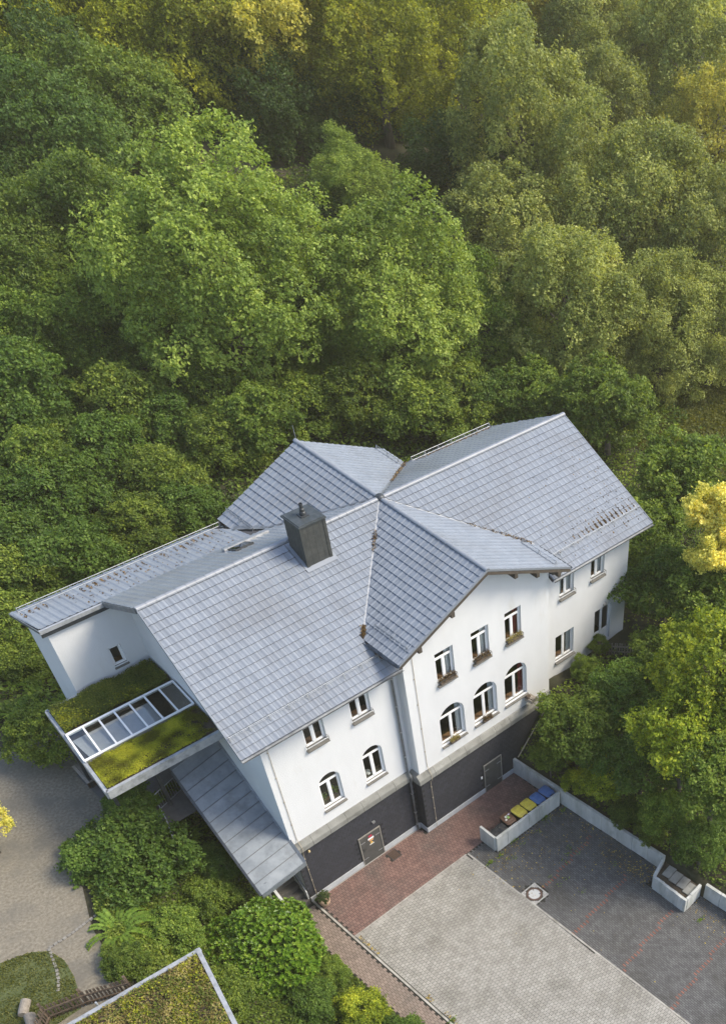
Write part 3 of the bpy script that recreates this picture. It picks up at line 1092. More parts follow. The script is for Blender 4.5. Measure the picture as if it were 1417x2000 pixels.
gy = -1.415
board((XL - .03, gy, ZC - .02), (XG, gy, ZR - .01), .20, .03, M_DARKW)
board((XG, gy, ZR - .01), (XR + .03, gy, ZC - .02), .20, .03, M_DARKW)
board((XL - .04, gy - .012, ZC + .052), (XG, gy - .012, ZR + .065), .10, .05, M_TILE, 'verge_tile')
board((XG, gy - .012, ZR + .065), (XR + .04, gy - .012, ZC + .052), .10, .05, M_TILE, 'verge_tile')
board((-.40, YR, ZR + .06), (-1.12, YE - .03, mz(YE) + .06), .17, .03, M_TILE, 'verge_tile')
board((-.40, YR, ZR + .03), (-.36, 8.56, mz(8.56) + .03), .22, .03, M_ZINC, 'verge_tile')
board((22.36, YR, ZR + .06), (22.53, YE - .03, mz(YE) + .06), .17, -.03, M_TILE, 'verge_tile')
# raised front edge of the low roof: light metal flashing over a dark fascia
board((-2.95, 8.50, lowz(8.56) + .06), (-.30, 8.50, lowz(8.56) + .06), .17, -.08, M_ZINCL, 'flashing')
board((-2.92, 8.56, lowz(8.56) - .12), (-.15, 8.56, lowz(8.56) - .12), .22, -.05, M_DKMETAL, 'fascia')
board((-2.97, 8.46, lowz(8.56) + .06), (-3.0, 10.98, lowz(10.98) + .06), .13, -.04, M_ZINC, 'flashing')
# purlin ends under the front gable
for xx in (7.15, 9.0, 12.6, 13.9, 15.25):
    z = cz(xx) - .2
    MB().box(xx - .09, -1.42, z - .24, xx + .09, YP + .02, z).build('purlin_end', M_DARKW, house)

# gutters
def gutter(a, b, name='gutter', r=.085, m=M_ZINC):
    a, b = Vector(a), Vector(b)
    d = (b - a).normalized()
    s = Vector((-d.y, d.x, 0))
    n = 7
    mb = MB()
    ring = lambda p, rr: [p + s * (rr * math.cos(math.pi * k / n)) - Vector((0, 0, rr * math.sin(math.pi * k / n))) for k in range(n + 1)]
    o1, o2, i1, i2 = ring(a, r), ring(b, r), ring(a, r - .012), ring(b, r - .012)
    mb.add(o1 + o2, [(i, i + 1, n + 2 + i, n + 1 + i) for i in range(n)])
    mb.add(i1 + i2, [(i, n + 1 + i, n + 2 + i, i + 1) for i in range(n)])
    mb.add(o1 + i1, [(i, n + 1 + i, n + 2 + i, i + 1) for i in range(n)])
    mb.add(o2 + i2, [(i, i + 1, n + 2 + i, n + 1 + i) for i in range(n)])
    return mb.build(name, m, roof)


ez = mz(YE) - .03
gutter((-1.10, YE - .10, ez), (6.55, YE - .10, ez))
gutter((15.5, YE - .10, ez), (22.55, YE - .10, ez))
gutter((XL - .09, -1.40, ZC - .04), (XL - .09, VFY, ZC - .04))
gutter((XR + .09, -1.40, ZC - .04), (XR + .09, VFY, ZC - .04))
gutter((6.39, 9.95, cz(6.4)), (6.39, 11.03, cz(6.4)))
# downpipes
MB().tube([(6.35, YE - .10, ez - .08), (6.35, -.62, ez - .22), (6.42, -.12, ez - .55), (6.42, -.12, 4.42), (6.42, -.32, 4.22), (6.42, -.32, 3.95), (6.42, -.20, 3.6), (6.42, -.16, .12)], .055, 10).build('downpipe', M_ZINC, house, smooth=True)
mb = MB()
for zz in (10.2, 8.6, 7.0, 5.4, 2.8, 1.4, .5):
    yy = -.12 if zz > 4 else -.17
    MB().tube([(6.42, yy, zz), (6.42, yy, zz + .06)], .072, 10).build('pipe_clamp', M_STEEL, house)
MB().tube([(XR + .05, -1.2, ZC - .12), (XR - .1, -.95, ZC - .42), (XD + .12, -.72, ZC - .52), (XD + .09, -.10, ZC - .62), (XD + .09, -.1, 4.4)], .05, 10).build('downpipe', M_DKMETAL, house, smooth=True)
# lightning conductors down the fronts
for pts in ([(.32, -.03, 11.0), (.30, -.03, 4.5), (.30, -.26, 4.05), (.28, -.26, 3.7), (.33, -.11, 3.5), (.34, -.11, .1)],
            [(7.25, YP - .03, 11.9), (7.22, YP - .03, 4.5), (7.22, YP - .26, 4.05), (7.22, YP - .26, 3.7), (7.22, YP - .12, 3.5), (7.22, YP - .12, .05)]):
    MB().tube(pts, .012, 6).build('lightning_cable', M_CABLE, house)
    mb = MB()
    for zz in (.7, 1.5, 2.3, 3.1, 5.5, 7, 8.5, 10):
        p = [q for q in pts if (q[2] <= zz)][0]
        MB().box(p[0] - .025, p[1] - .01, zz - .025, p[0] + .025, p[1] + .03, zz + .025).build('cable_clip', M_CABLE, house)
MB().tube([(XG, 10.95, ZR), (XG, 11.0, ZR + .75)], .012, 6).build('lightning_rod', M_STEEL, house)

# snow guards
def snow_guard(fc, p0, p1, every=.83):
    a, b = Vector(p0), Vector(p1)
    L = (b - a).length
    d = (b - a).normalized()
    mb = MB()
    for h in (.06, .22):
        mb.tube([a + fc.n * h, b + fc.n * h], .012, 5)
    k = int(L / .09)
    for i in range(k + 1):
        p = a + d * (L * i / k)
        mb.tube([p + fc.n * .06, p + fc.n * .22], .005, 4, cap=False)
    k = max(2, int(L / every))
    for i in range(k + 1):
        p = a + d * (L * i / k)
        mb.tube([p + fc.n * .24, p + fc.n * .03, p - fc.vd * .25 + fc.n * .04], .018, 5)
        mb.tube([p + fc.n * .20, p + fc.vd * .18 + fc.n * .04], .012, 5)
    return mb.build('snow_guard', M_STEEL, roof)


F = FACES
snow_guard(F['front_left'], P2(-.95, .02), P2(6.0, .02))
snow_guard(F['front_right'], P2(15.75, .10), P2(22.3, .10))
snow_guard(F['gable_left'], (6.75, -1.15, cz(6.75)), (6.75, .75, cz(6.75)))
snow_guard(F['gable_right'], (15.2, -1.15, cz(15.2)), (15.2, 1.0, cz(15.2)))
snow_guard(F['back_gable_left'], (6.95, 9.0, cz(6.95)), (6.95, 10.9, cz(6.95)))
snow_guard(F['back_gable_right'], (15.05, 9.3, cz(15.05)), (15.05, 10.9, cz(15.05)))
snow_guard(F['back_right'], P2(15.9, 9.2), P2(21.0, 9.2))
snow_guard(F['low_back'], (-2.7, 10.75, lowz(10.75)), (6.3, 10.75, lowz(10.75)))

# chimney
ch = MB()
cx0, cx1, cy0, cy1 = 6.19, 7.36, 4.03, 5.03
e = .0
ch.add([(cx0, cy0, 13.2), (cx1, cy0, 13.2), (cx1, cy1, 13.2), (cx0, cy1, 13.2), (cx0, cy0, 15.46), (cx1, cy0, 15.46), (cx1, cy1, 15.46), (cx0, cy1, 15.46)],
       [(0, 1, 5, 4), (1, 2, 6, 5), (2, 3, 7, 6), (3, 0, 4, 7), (4, 5, 6, 7)])
chim = ch.build('chimney', M_SLATEB, house)
cs = MB()
for r in range(8):
    z1_ = 15.44 - r * .26
    for side in range(4):
        L = (cx1 - cx0) if side % 2 == 0 else (cy1 - cy0)
        nn = 4
        for q in range(nn):
            a, b = L * q / nn + .004, L * (q + 1) / nn - .004
            if side == 0:
                M = Matrix.Translation((cx0, cy0, z1_))
            elif side == 1:
                M = Matrix.Translation((cx1, cy0, z1_)) @ Matrix.Rotation(math.pi / 2, 4, 'Z')
            elif side == 2:
                M = Matrix.Translation((cx1, cy1, z1_)) @ Matrix.Rotation(math.pi, 4, 'Z')
            else:
                M = Matrix.Translation((cx0, cy1, z1_)) @ Matrix.Rotation(-math.pi / 2, 4, 'Z')
            mb = MB()
            vs = [M @ Vector(p) for p in ((a, -.006, 0), (b, -.006, 0), (b, -.020, -.29), (a, -.020, -.29), (a, 0, -.29), (b, 0, -.29))]
            mb.add(vs, [(3, 2, 1, 0), (4, 5, 2, 3)])
            mb.build('slate', M_CHIM, chim)
mb = MB()
for cx_, cy_ in ((cx0 - .025, cy0 - .025), (cx1 + .025, cy0 - .025), (cx0 - .025, cy1 + .025), (cx1 + .025, cy1 + .025)):
    pass
mb.box(cx0 - .035, cy0 - .035, 13.2, cx0 + .10, cy0 - .022, 15.46).box(cx1 - .10, cy0 - .035, 13.2, cx1 + .035, cy0 - .022, 15.46)
mb.box(cx0 - .035, cy0 - .02, 13.2, cx0 - .022, cy0 + .10, 15.46)
mb.build('corner_slate', M_CHIM, chim)
MB().box(cx0 - .07, cy0 - .07, 15.46, cx1 + .07, cy1 + .07, 15.53).box(cx0 - .02, cy0 - .02, 15.53, cx1 + .02, cy1 + .02, 15.56).build('cap', mat('chimney_cap', (.045, .056, .06), (.08, .09, .095), 5, .5, .3, stain=(.035, .042, .042), sscale=3), chim, bevel=.01)
fl = MB().box(6.60, 4.38, 15.56, 6.96, 4.70, 15.60).lathe([(.13, 15.6), (.12, 15.72), (.10, 15.74), (.10, 15.86), (.075, 15.88), (.075, 16.08), (.06, 16.08), (.06, 15.9)], 14, (6.78, 4.54, 0))
fl.build('flue_pipe', M_DKMETAL, chim, smooth=False)
MB().add([(cx0 - .16, cy0 - .20, mz(cy0 - .20) + .085), (cx1 + .16, cy0 - .20, mz(cy0 - .20) + .085), (cx1 + .16, cy1 + .1, mz(cy1 + .1) + .085), (cx0 - .16, cy1 + .1, mz(cy1 + .1) + .085)], [(0, 1, 2, 3)]).build('flashing', M_TILE, chim)

# roof window and snow strip on the back slope
fb = F['back_left']
def roof_box(fc, x0, x1, y0, y1, h0, h1, name, m, parent):
    pts = [(x0, y0), (x1, y0), (x1, y1), (x0, y1)]
    top = [Vector((x, y, mz(y))) + fc.n * h1 for x, y in pts]
    return MB().slab(top, h1 - h0, -fc.n).build(name, m, parent)


sk = roof_box(fb, 4.85, 5.70, 6.95, 7.65, .02, .12, 'skylight', M_DKMETAL, roof)
roof_box(fb, 4.93, 5.62, 7.02, 7.58, .121, .125, 'pane', M_ROOFGL, sk)
roof_box(fb, 4.75, 6.9, 7.72, 7.95, .05, .14, 'flashing', M_ZINCL, roof)
# ================================================================ leaves as geometry
def leaf_arrays(P, N, size, aspect=.55, fold=.18, T=None, jitter=.35):
    """one folded four-cornered leaf per point"""
    n = len(P)
    s = size * (1 + jitter * (rng.random(n) * 2 - 1))
    if T is None:
        T = rng.normal(size=(n, 3))
    T = T - N * np.sum(T * N, 1)[:, None]
    T /= np.linalg.norm(T, axis=1)[:, None] + 1e-9
    B = np.cross(N, T)
    a = (T.T * s * .5).T
    b = (B.T * s * .5 * aspect).T
    c = (N.T * s * fold).T
    V = np.stack([P - a, P + b + c - a * .1, P + a, P - b + c - a * .1], 1).reshape(-1, 3)
    F = (np.array([[0, 1, 2], [0, 2, 3]])[None] + (np.arange(n) * 4)[:, None, None]).reshape(-1, 3)
    return V, F


def norm(a):
    return a / (np.linalg.norm(a, axis=1)[:, None] + 1e-9)


def leaf_mesh(name, P, N, size, m, tint=None, aspect=.55, T=None, fold=.18):
    V, F = leaf_arrays(P, N, size, aspect, fold, T)
    if tint is None:
        tint = rng.random(len(P))
    return np_mesh(name, V, F, m, np.repeat(tint, 4), 'tint')


def crown_points(seed, n_main, n_sub, n_leaf, squash=1.0, r_main=.46, r_sub=.26, bottom=-.55, top_bias=.25, shape='round', rand=.75, spread=.032):
    """clumps on clumps; unit crown radius, centre at the origin"""
    R = np.random.default_rng(seed)
    mains = []
    k = 0
    while len(mains) < n_main and k < 4000:
        k += 1
        d = R.normal(size=3)
        d /= np.linalg.norm(d)
        if d[2] < bottom:
            continue
        rad = 1 - r_main + R.normal() * .11
        if shape == 'cone':
            h = d[2]
            rad *= (1.0 - .35 * max(h, 0))
        p = d * rad
        if all(np.linalg.norm(p - q) > r_main * .75 for q, _ in mains):
            mains.append((p, r_main * R.uniform(.75, 1.15)))
    C, S, Tn = [], [], []
    for p, rr in mains:
        t0 = R.uniform(-.18, .18)
        for _ in range(n_sub):
            d = R.normal(size=3)
            d = d / np.linalg.norm(d) + p * .6 + np.array([0, 0, top_bias])
            d /= np.linalg.norm(d)
            C.append(p + d * rr * R.uniform(.7, 1.0))
            S.append(r_sub * R.uniform(.6, 1.25))
            Tn.append(t0 + R.uniform(-.12, .12))
    C, S, Tn = np.array(C), np.array(S), np.array(Tn)
    w = S ** 2 / np.sum(S ** 2)
    nc = n_leaf // 6                                   # sprays of six leaves
    idx = R.choice(len(C), nc, p=w)
    d = norm(R.normal(size=(nc, 3)))
    out = norm(C[idx])
    flip = np.sum(d * (out * .8 + np.array([0, 0, .35])), 1) < -.25
    d[flip] *= -1
    stray = np.where(R.random(nc) < .10, R.uniform(1.0, 1.45, nc), 1.0)
    rad = S[idx] * (R.random(nc) ** .40) * stray
    st = R.uniform(.7, 1.3, (len(C), 3)) * np.array([1, 1, .85])
    P = C[idx] + d * rad[:, None] * st[idx]
    P += .05 * np.sin(P[:, [1, 2, 0]] * 11 + seed)     # break up the round clumps
    keep = np.ones(nc, bool)
    for c, sz in zip(C, S):
        keep &= ~(np.sum((P - c) ** 2, 1) < (sz * .5) ** 2)
    keep &= np.linalg.norm(P, axis=1) > .42
    P, d, idx = P[keep], d[keep], idx[keep]
    N = norm(d * .5 + np.array([0, 0, .6]) + R.normal(size=P.shape) * rand * .4)
    tint = .45 + Tn[idx] + R.normal(size=len(P)) * .16
    sp = spread * R.uniform(.5, 1.3, len(P))
    P = np.repeat(P, 6, 0) + R.normal(size=(len(P) * 6, 3)) * np.repeat(sp, 6)[:, None] * np.array([1, 1, .7])
    N = norm(np.repeat(N, 6, 0) + R.normal(size=P.shape) * .45)
    tint = np.clip(np.repeat(tint, 6) + R.normal(size=len(P)) * .14, 0, 1)
    return P * np.array([1, 1, squash]), N, tint


def crown_mesh(name, seed, m, n_leaf=42000, leaf=.05, n_main=16, n_sub=9, **kw):
    P, N, t = crown_points(seed, n_main, n_sub, n_leaf, **kw)
    return leaf_mesh(name, P, N, leaf, m, t, aspect=.7)


# ================================================================ green roofed porch
ZG = 9.05
porch = empty('entrance_porch', (-2.3, 6, TERR), label='open porch with planted roof and a strip of glazing beside the gable wall', cat='porch')
PL = lambda y: np.interp(y, [3.2, 8.6], [-4.80, -4.08])      # outer edge, out of square like the gable
deckp = [(PL(3.2), 3.2), (gx(3.2) - .03, 3.15), (gx(8.66) - .03, 8.66), (-2.65, 8.66), (PL(8.6), 8.58)]
MB().prism(deckp, ZG - .32, ZG - .04).build('roof_slab', M_DARKW, porch)
MB().prism([(p[0] * .99 + (-.02), p[1]) for p in deckp], ZG - .039, ZG - .02).build('substrate', M_SOIL, porch)
mb = MB()
rim = [(gx(3.2) - .04, 3.15), (PL(3.2), 3.2), (PL(8.6), 8.58), (-2.70, 8.64)]
for a, b in zip(rim[:-1], rim[1:]):
    a, b = Vector((*a, 0)), Vector((*b, 0))
    d = (b - a).normalized()
    s = Vector((d.y, -d.x, 0)) * -.06
    s = s if s.dot(Vector((-2.3, 6, 0)) - a) < 0 else -s
    vs = [(a.x, a.y, ZG + .05), (b.x, b.y, ZG + .05), (b.x + s.x, b.y + s.y, ZG + .05), (a.x + s.x, a.y + s.y, ZG + .05)]
    mb.slab(vs, .40)
    s2 = -s * 1.2
    mb.slab([(a.x + s2.x, a.y + s2.y, ZG + .048), (b.x + s2.x, b.y + s2.y, ZG + .048), (b.x, b.y, ZG + .048), (a.x, a.y, ZG + .048)], .06)
mb.build('roof_edge', M_ZINCL, porch)
mb = MB()
for (x, y) in ((-4.35, 4.5), (-2.5, 4.5), (-4.15, 7.6)):
    o_ = MB().box(x - .06, y - .06, TERR, x + .06, y + .06, ZG - .32).build('post', M_DKMETAL, porch)
# glazing strip
gz0, gz1 = ZG + .18, ZG + .34
ya, yb = 5.05, 6.58
XLg = lambda y: -4.53 + (y - 5.05) * .15
XRg = lambda y: gx(y) - .12
gb = MB()
for q in range(2):
    y, z = ((ya, gz0), (yb, gz1))[q]
    gb.slab([(XLg(y), y - .045, z), (XRg(y), y - .045, z), (XRg(y), y + .045, z), (XLg(y), y + .045, z)], .10)
glz = gb.build('glazing', M_FRAME, porch)
for k in range(8):
    f = k / 7
    xa, xb = XLg(ya) + (XRg(ya) - XLg(ya)) * f, XLg(yb) + (XRg(yb) - XLg(yb)) * f
    MB().slab([(xa - .035, ya, gz0 + .012), (xa + .035, ya, gz0 + .012), (xb + .035, yb, gz1 + .012), (xb - .035, yb, gz1 + .012)], .09).build('glazing_bar', M_FRAME, glz)
    if k < 7:
        f2 = (k + 1) / 7
        xc_, xd_ = XLg(ya) + (XRg(ya) - XLg(ya)) * f2, XLg(yb) + (XRg(yb) - XLg(yb)) * f2
        MB().slab([(xa + .036, ya + .046, gz0 - .02), (xc_ - .036, ya + .046, gz0 - .02), (xd_ - .036, yb - .046, gz1 - .024), (xb + .036, yb - .046, gz1 - .024)], .008).build('pane', M_ROOFGL, glz)
mb = MB()
mb.slab([(XLg(yb), yb + .05, gz1 - .02), (XRg(yb), yb + .05, gz1 - .02), (XRg(yb), yb + .36, ZG + .02), (XLg(yb), yb + .36, ZG + .02)], .02)
mb.box(-4.5, ya - .05, ZG - .03, gx(ya) - .1, ya - .02, gz0 - .04)
mb.build('upstand', mat('upstand_grey', (.15, .155, .15), (.2, .205, .2), 4, .6), porch)
for k in range(8):
    x = XLg(yb) + .15 + (XRg(yb) - XLg(yb) - .3) * k / 7
    MB().slab([(x - .03, yb + .05, gz1 + .005), (x + .03, yb + .05, gz1 + .005), (x + .03, yb + .34, ZG + .05), (x - .03, yb + .34, ZG + .05)], .02).build('bracket', M_ZINC, porch)
# what shows through the glazing: a pale blind and floor slab
MB().box(-4.25, 5.15, ZG + .0, -1.0, 6.45, ZG + .02).build('blind', mat('grey_blind', (.46, .46, .49), (.56, .56, .58), 1.5, .9), porch)
MB().box(-4.3, 3.5, TERR + .04, .2, 8.6, TERR + .06).build('floor', mat('porch_floor', (.10, .095, .09), (.14, .135, .13), 4, .9), porch)


def carpet(name, n, region, zfn, size, m, label, tint=None, upr=.7, density=None, parent=None, flat=.0, height=.06):
    """leaves over a surface; region (x0,x1,y0,y1); density(x,y)->0..1"""
    x = rng.uniform(region[0], region[1], n)
    y = rng.uniform(region[2], region[3], n)
    if density is not None:
        k = rng.random(n) < density(x, y)
        x, y = x[k], y[k]
    z = zfn(x, y) + rng.random(len(x)) ** 2 * height + .01
    N = norm(np.c_[rng.normal(size=(len(x), 2)) * upr, np.ones(len(x))])
    o = inst(name, leaf_mesh(name, np.c_[x, y, z], N, size, m, tint(x, y) if tint else None, aspect=.7), parent)
    o['kind'] = 'stuff'
    if label and parent is None:
        o['label'] = label
    return o


def lump(x, y, s, seed=0):
    """smooth pseudo noise 0..1"""
    v = np.zeros_like(x)
    R = np.random.default_rng(seed)
    for k in range(6):
        a, ph = R.uniform(0, 6.28), R.uniform(0, 6.28)
        f = (1 + k * .6) * s
        v += np.sin((x * math.cos(a) + y * math.sin(a)) * f + ph) / (1 + k * .35)
    return np.clip(.5 + v / 4.2, 0, 1)


inroof = lambda x, y: (x > PL(y) + .10) & (x < gx(y) - .06)
# front bed: bright stonecrop, rear bed: darker cover with a bright end
carpet('sedum', 48000, (-4.8, .3, 3.32, 4.98), lambda x, y: ZG - .02 + .10 * lump(x, y, 3.5, 5), .048, L_SEDUM, None, tint=lambda x, y: np.clip(lump(x, y, 3, 1) * 1.1 - .1 - np.clip((x + 1.2) * .5, 0, .6) + rng.normal(size=len(x)) * .12, 0, 1),
       density=lambda x, y: inroof(x, y) * np.clip(.25 + 1.1 * lump(x, y, 4, 2) - np.clip((x + 1.0) * .55, 0, .9), 0, 1), parent=porch, height=.08)
carpet('sedum', 42000, (-4.8, .5, 6.98, 8.55), lambda x, y: ZG - .02 + .16 * lump(x, y, 3, 6), .065, L_SEDUMD, None, tint=lambda x, y: np.clip(.35 + .4 * lump(x, y, 2.5, 3) + rng.normal(size=len(x)) * .2, 0, 1),
       density=lambda x, y: inroof(x, y) * np.clip(.55 + .8 * lump(x, y, 3, 4) - np.clip((x + .3) * 1.2, 0, .9), 0, 1), parent=porch, height=.16)
carpet('sedum', 9000, (-4.4, -.5, 6.98, 8.4), lambda x, y: ZG - .0 + .12 * lump(x, y, 3, 6), .08, L_SEDUM, None, tint=lambda x, y: np.clip(.35 + rng.normal(size=len(x)) * .2, 0, 1),
       density=lambda x, y: inroof(x, y) * np.clip(np.exp(-((x + 4.0) ** 2 + (y - 7.6) ** 2) * 1.6) + .8 * np.exp(-((x + 1.35) ** 2 * 2.2 + (y - 7.15) ** 2 * 14)), 0, 1), parent=porch, height=.2)

# ================================================================ stair and its metal canopy
canopy = empty('stair_canopy', (-1.2, 2, 0), label='long sloping grey metal canopy with standing seams over the outside stair', cat='canopy')
c_lw, c_hw = Vector((-.02, -.86, 3.97)), Vector((gx(4.35) + .0, 4.35, 7.72))      # along the wall
c_lo, c_ho = Vector((-2.33, -.92, 3.78)), Vector((-1.90, 4.42, 7.16))
cn = (c_lo - c_lw).cross(c_hw - c_lw).normalized()
cn = cn if cn.z > 0 else -cn
NP_ = 12
for k in range(NP_):
    a, b = k / NP_, (k + 1) / NP_
    p = [c_lw.lerp(c_hw, a), c_lo.lerp(c_ho, a), c_lo.lerp(c_ho, b), c_lw.lerp(c_hw, b)]
    p = [q + cn * .012 for q in p]
    MB().slab(p, .05, -cn).build('panel', M_CANOPY, canopy)
    if k:
        s = (c_hw - c_lw).normalized() * .011
        MB().slab([p[0] - s + cn * .03, p[1] - s + cn * .03, p[1] + s + cn * .03, p[0] + s + cn * .03], .03, -cn).build('seam', mat('seam_zinc', (.045, .048, .052), (.07, .074, .08), 5, .6, .2), canopy)
mb = MB()
mb.slab([c_lo + cn * .03, c_lw + cn * .03, c_lw + cn * .03 + Vector((0, -.03, 0)), c_lo + cn * .03 + Vector((0, -.03, 0))], .27)
mb.build('fascia', M_CANOPY, canopy)
mb = MB()
mb.slab([c_lo + cn * .02, c_ho + cn * .02, c_ho + Vector((-.10, 0, -.02)), c_lo + Vector((-.10, 0, -.02))], .09)
mb.build('gutter', M_DKMETAL, canopy)
mb = MB()
mb.slab([c_hw + cn * .05, c_ho + cn * .05, c_ho + cn * .05 + Vector((.0, .16, .02)), c_hw + cn * .05 + Vector((0, .16, .02))], .05)
mb.build('ridge_flashing', M_CANOPY, canopy)
mb = MB()
mb.slab([c_lw + cn * .10 + Vector((.02, 0, 0)), c_hw + cn * .10 + Vector((.02, 0, 0)), c_hw + cn * .02 + Vector((-.10, 0, 0)), c_lw + cn * .02 + Vector((-.10, 0, 0))], .02)
mb.build('wall_flashing', M_ZINC, canopy)
for (x, y, z0_) in ((-1.9, -.62, 0.0), (-1.75, 2.2, 2.0), (-1.65, 4.2, 4.0)):
    zt = c_lo.z + (c_ho.z - c_lo.z) * (y + .92) / 5.34 + .06
    MB().box(x - .05, y - .05, z0_, x + .05, y + .05, zt - .03).build('post', M_STEEL, canopy)

stair = empty('outside_stair', (-.6, 2.4, 0), label='dark concrete outside stair climbing along the gable wall under the metal canopy', cat='stair')
M_STEP = mat('step_concrete', (.055, .05, .045), (.10, .092, .082), 6, .9, bump=.3, vary=.12)
M_STEPW = mat('stair_wall', (.42, .43, .42), (.52, .53, .52), 3, .9, bump=.2)
NS = 17
for k in range(NS):
    y0, z1_ = -.12 + k * .315, TERR * (k + 1) / NS
    MB().box(-1.06, y0, max(z1_ - .34, .003), -.06 + gx(y0), y0 + .335, z1_).build('step', M_STEP, stair)
MB().slab([(-1.07, -.35, .28), (-1.20, -.35, .28), (-1.20, 5.2, TERR + .35), (-1.07, 5.2, TERR + .35)], .9).build('side_wall', M_STEPW, stair)
MB().slab([(-.10, -.06, .9), (-.05, -.06, .9), (gx(5) - .03, 5.0, 5.9), (gx(5) - .08, 5.0, 5.9)], .85).build('wall_string', M_STEPW, stair)
MB().tube([(-.13, -.10, 1.05), (-.10, .3, 1.35), (gx(5) - .12, 5.0, 6.05)], .022, 8).build('handrail', M_DKMETAL, stair)

# steel railing at the head of the stair
rail = empty('steel_railing', (-2.3, 4.6, TERR), label='galvanised steel railing with thin bars beside the stair canopy', cat='railing')


def railing(pts, h, parent, step=.12):
    mb = MB()
    P = [Vector(p) for p in pts]
    for hh in (h, .12):
        mb.tube([p + Vector((0, 0, hh)) for p in P], .022, 6)
    mb.build('rail', M_STEEL, parent)
    for p in P:
        MB().tube([p, p + Vector((0, 0, h + .01))], .025, 6).build('post', M_STEEL, parent)
    for a, b in zip(P[:-1], P[1:]):
        k = int((b - a).length / step)
        mb = MB()
        for i in range(1, k):
            q = a.lerp(b, i / k)
            mb.tube([q + Vector((0, 0, .12)), q + Vector((0, 0, h))], .008, 4, cap=False)
        mb.build('bar', M_STEEL, parent)


railing([(-2.95, 4.55, TERR), (-1.35, 5.0, TERR)], 1.0, rail)
railing([(-2.95, 4.55, TERR), (-3.2, 3.55, TERR - .5), (-3.7, 2.3, TERR - 1.2)], 1.0, rail)

# ================================================================ planted shed in the foreground
ZS = 6.0
shed = empty('garden_shed', (-9, -6, 3.2), label='garden shed with a planted flat roof edged in grey metal', cat='shed')
sp = [at(390, 1852, ZS)[:2], at(470, 2012, ZS)[:2], at(640, 2330, ZS)[:2], at(-210, 2200, ZS)[:2]]
c0, c1, c3 = Vector(sp[0]), Vector(sp[1]), Vector(at(120, 2008, ZS)[:2])
ea, eb = (c1 - c0).normalized(), (c3 - c0).normalized()
c1, c3 = c0 + ea * 7.5, c0 + eb * 8.0
c2 = c1 + eb * 8.0
SPT = [c0, c3, c2, c1]
MB().prism([tuple(p) for p in SPT], ZS - .30, ZS - .05).build('roof_slab', M_SOIL, shed)
inn = [c0 + (ea + eb) * .35, c3 + (ea - eb) * .35, c2 - (ea + eb) * .35, c1 + (eb - ea) * .35]
MB().prism([tuple(p) for p in inn], 2.0, ZS - .30).build('wall', M_BROWNW, shed)
mb = MB()
for ei, (a, b) in enumerate(((c0, c3), (c0, c1), (c1, c2), (c3, c2))):
    d = (b - a).normalized()
    s = Vector((-d.y, d.x)) * .17
    s = s if s.dot(c0 + (ea + eb) * 3 - a) > 0 else -s
    mb.slab([(a.x, a.y, ZS + .045 + ei * .004), (b.x, b.y, ZS + .045 + ei * .004), (b.x + s.x, b.y + s.y, ZS + .045 + ei * .004), (a.x + s.x, a.y + s.y, ZS + .045 + ei * .004)][::1], .08)
    mb.slab([(a.x, a.y, ZS + .04 + ei * .003), (b.x, b.y, ZS + .04 + ei * .003), (b.x + s.x * .1, b.y + s.y * .1, ZS + .04 + ei * .003), (a.x + s.x * .1, a.y + s.y * .1, ZS + .04 + ei * .003)], .36)
mb.build('roof_edge', M_ZINCL, shed)
MB().tube([(c0 + eb * 3.9 + ea * -.05).to_3d() + Vector((0, 0, ZS - .3)), (c0 + eb * 3.9 + ea * -.05).to_3d() + Vector((0, 0, ZS + .22))], .04, 8).build('vent_pipe', M_ZINCL, shed)


def shed_cover(n, size, m, tint, dens, h, name='sedum'):
    a, b = rng.uniform(.2, 5.2, n), rng.uniform(.2, 7.6, n)
    k = rng.random(n) < dens(a, b)
    a, b = a[k], b[k]
    P = np.outer(a, ea) + np.outer(b, eb) + np.array(c0)
    z = ZS - .04 + rng.random(len(a)) ** 1.5 * h + .05 * lump(a, b, 4, 3)
    N = norm(np.c_[rng.normal(size=(len(a), 2)) * .9, np.ones(len(a))])
    o = inst(name, leaf_mesh(name, np.c_[P, z], N, size, m, tint(a, b), aspect=.6), shed)
    o['kind'] = 'stuff'


shed_cover(20000, .10, L_DRY, lambda a, b: np.clip(lump(a, b, 3, 8) + rng.normal(size=len(a)) * .15, 0, 1), lambda a, b: .4 + .6 * lump(a, b, 2, 9), .14, 'dry_grass')
shed_cover(22000, .09, L_SEDUMD, lambda a, b: np.clip(.6 + rng.normal(size=len(a)) * .2, 0, 1), lambda a, b: np.clip(lump(a, b, 2.2, 11) * 1.5 - .25, 0, 1), .16)
shed_cover(15000, .085, L_SEDUM, lambda a, b: np.clip(.4 + rng.normal(size=len(a)) * .25, 0, 1), lambda a, b: np.clip(lump(a, b, 3.4, 14) * 3 - 1.2, 0, 1), .2)

# ================================================================ paving
def paving(name, region, cells, me, field_mats, label=None, extra=None):
    mb = MB()
    o = sheet(name, region, -.012, M_JOINT)
    o['kind'] = 'structure'
    cells.sort(key=lambda m: (m.translation - Vector(CAM)).length)
    split_field(o, 'paver', me, cells, field_mats)
    return o


def paver_mesh(poly, m, th=.02):
    mb = MB()
    n = len(poly)
    ch_ = .006
    cx_, cy_ = sum(p[0] for p in poly) / n, sum(p[1] for p in poly) / n
    top = [(x - ch_ * (1 if x > cx_ else -1), y - ch_ * (1 if y > cy_ else -1), 0) for x, y in poly]
    low = [(x, y, -ch_) for x, y in poly]
    bot = [(x, y, -th) for x, y in poly]
    mb.add(top + low, [tuple(range(n))] + [(n + i, n + (i + 1) % n, (i + 1) % n, i) for i in range(n)])
    return mb.mesh('paver', m)


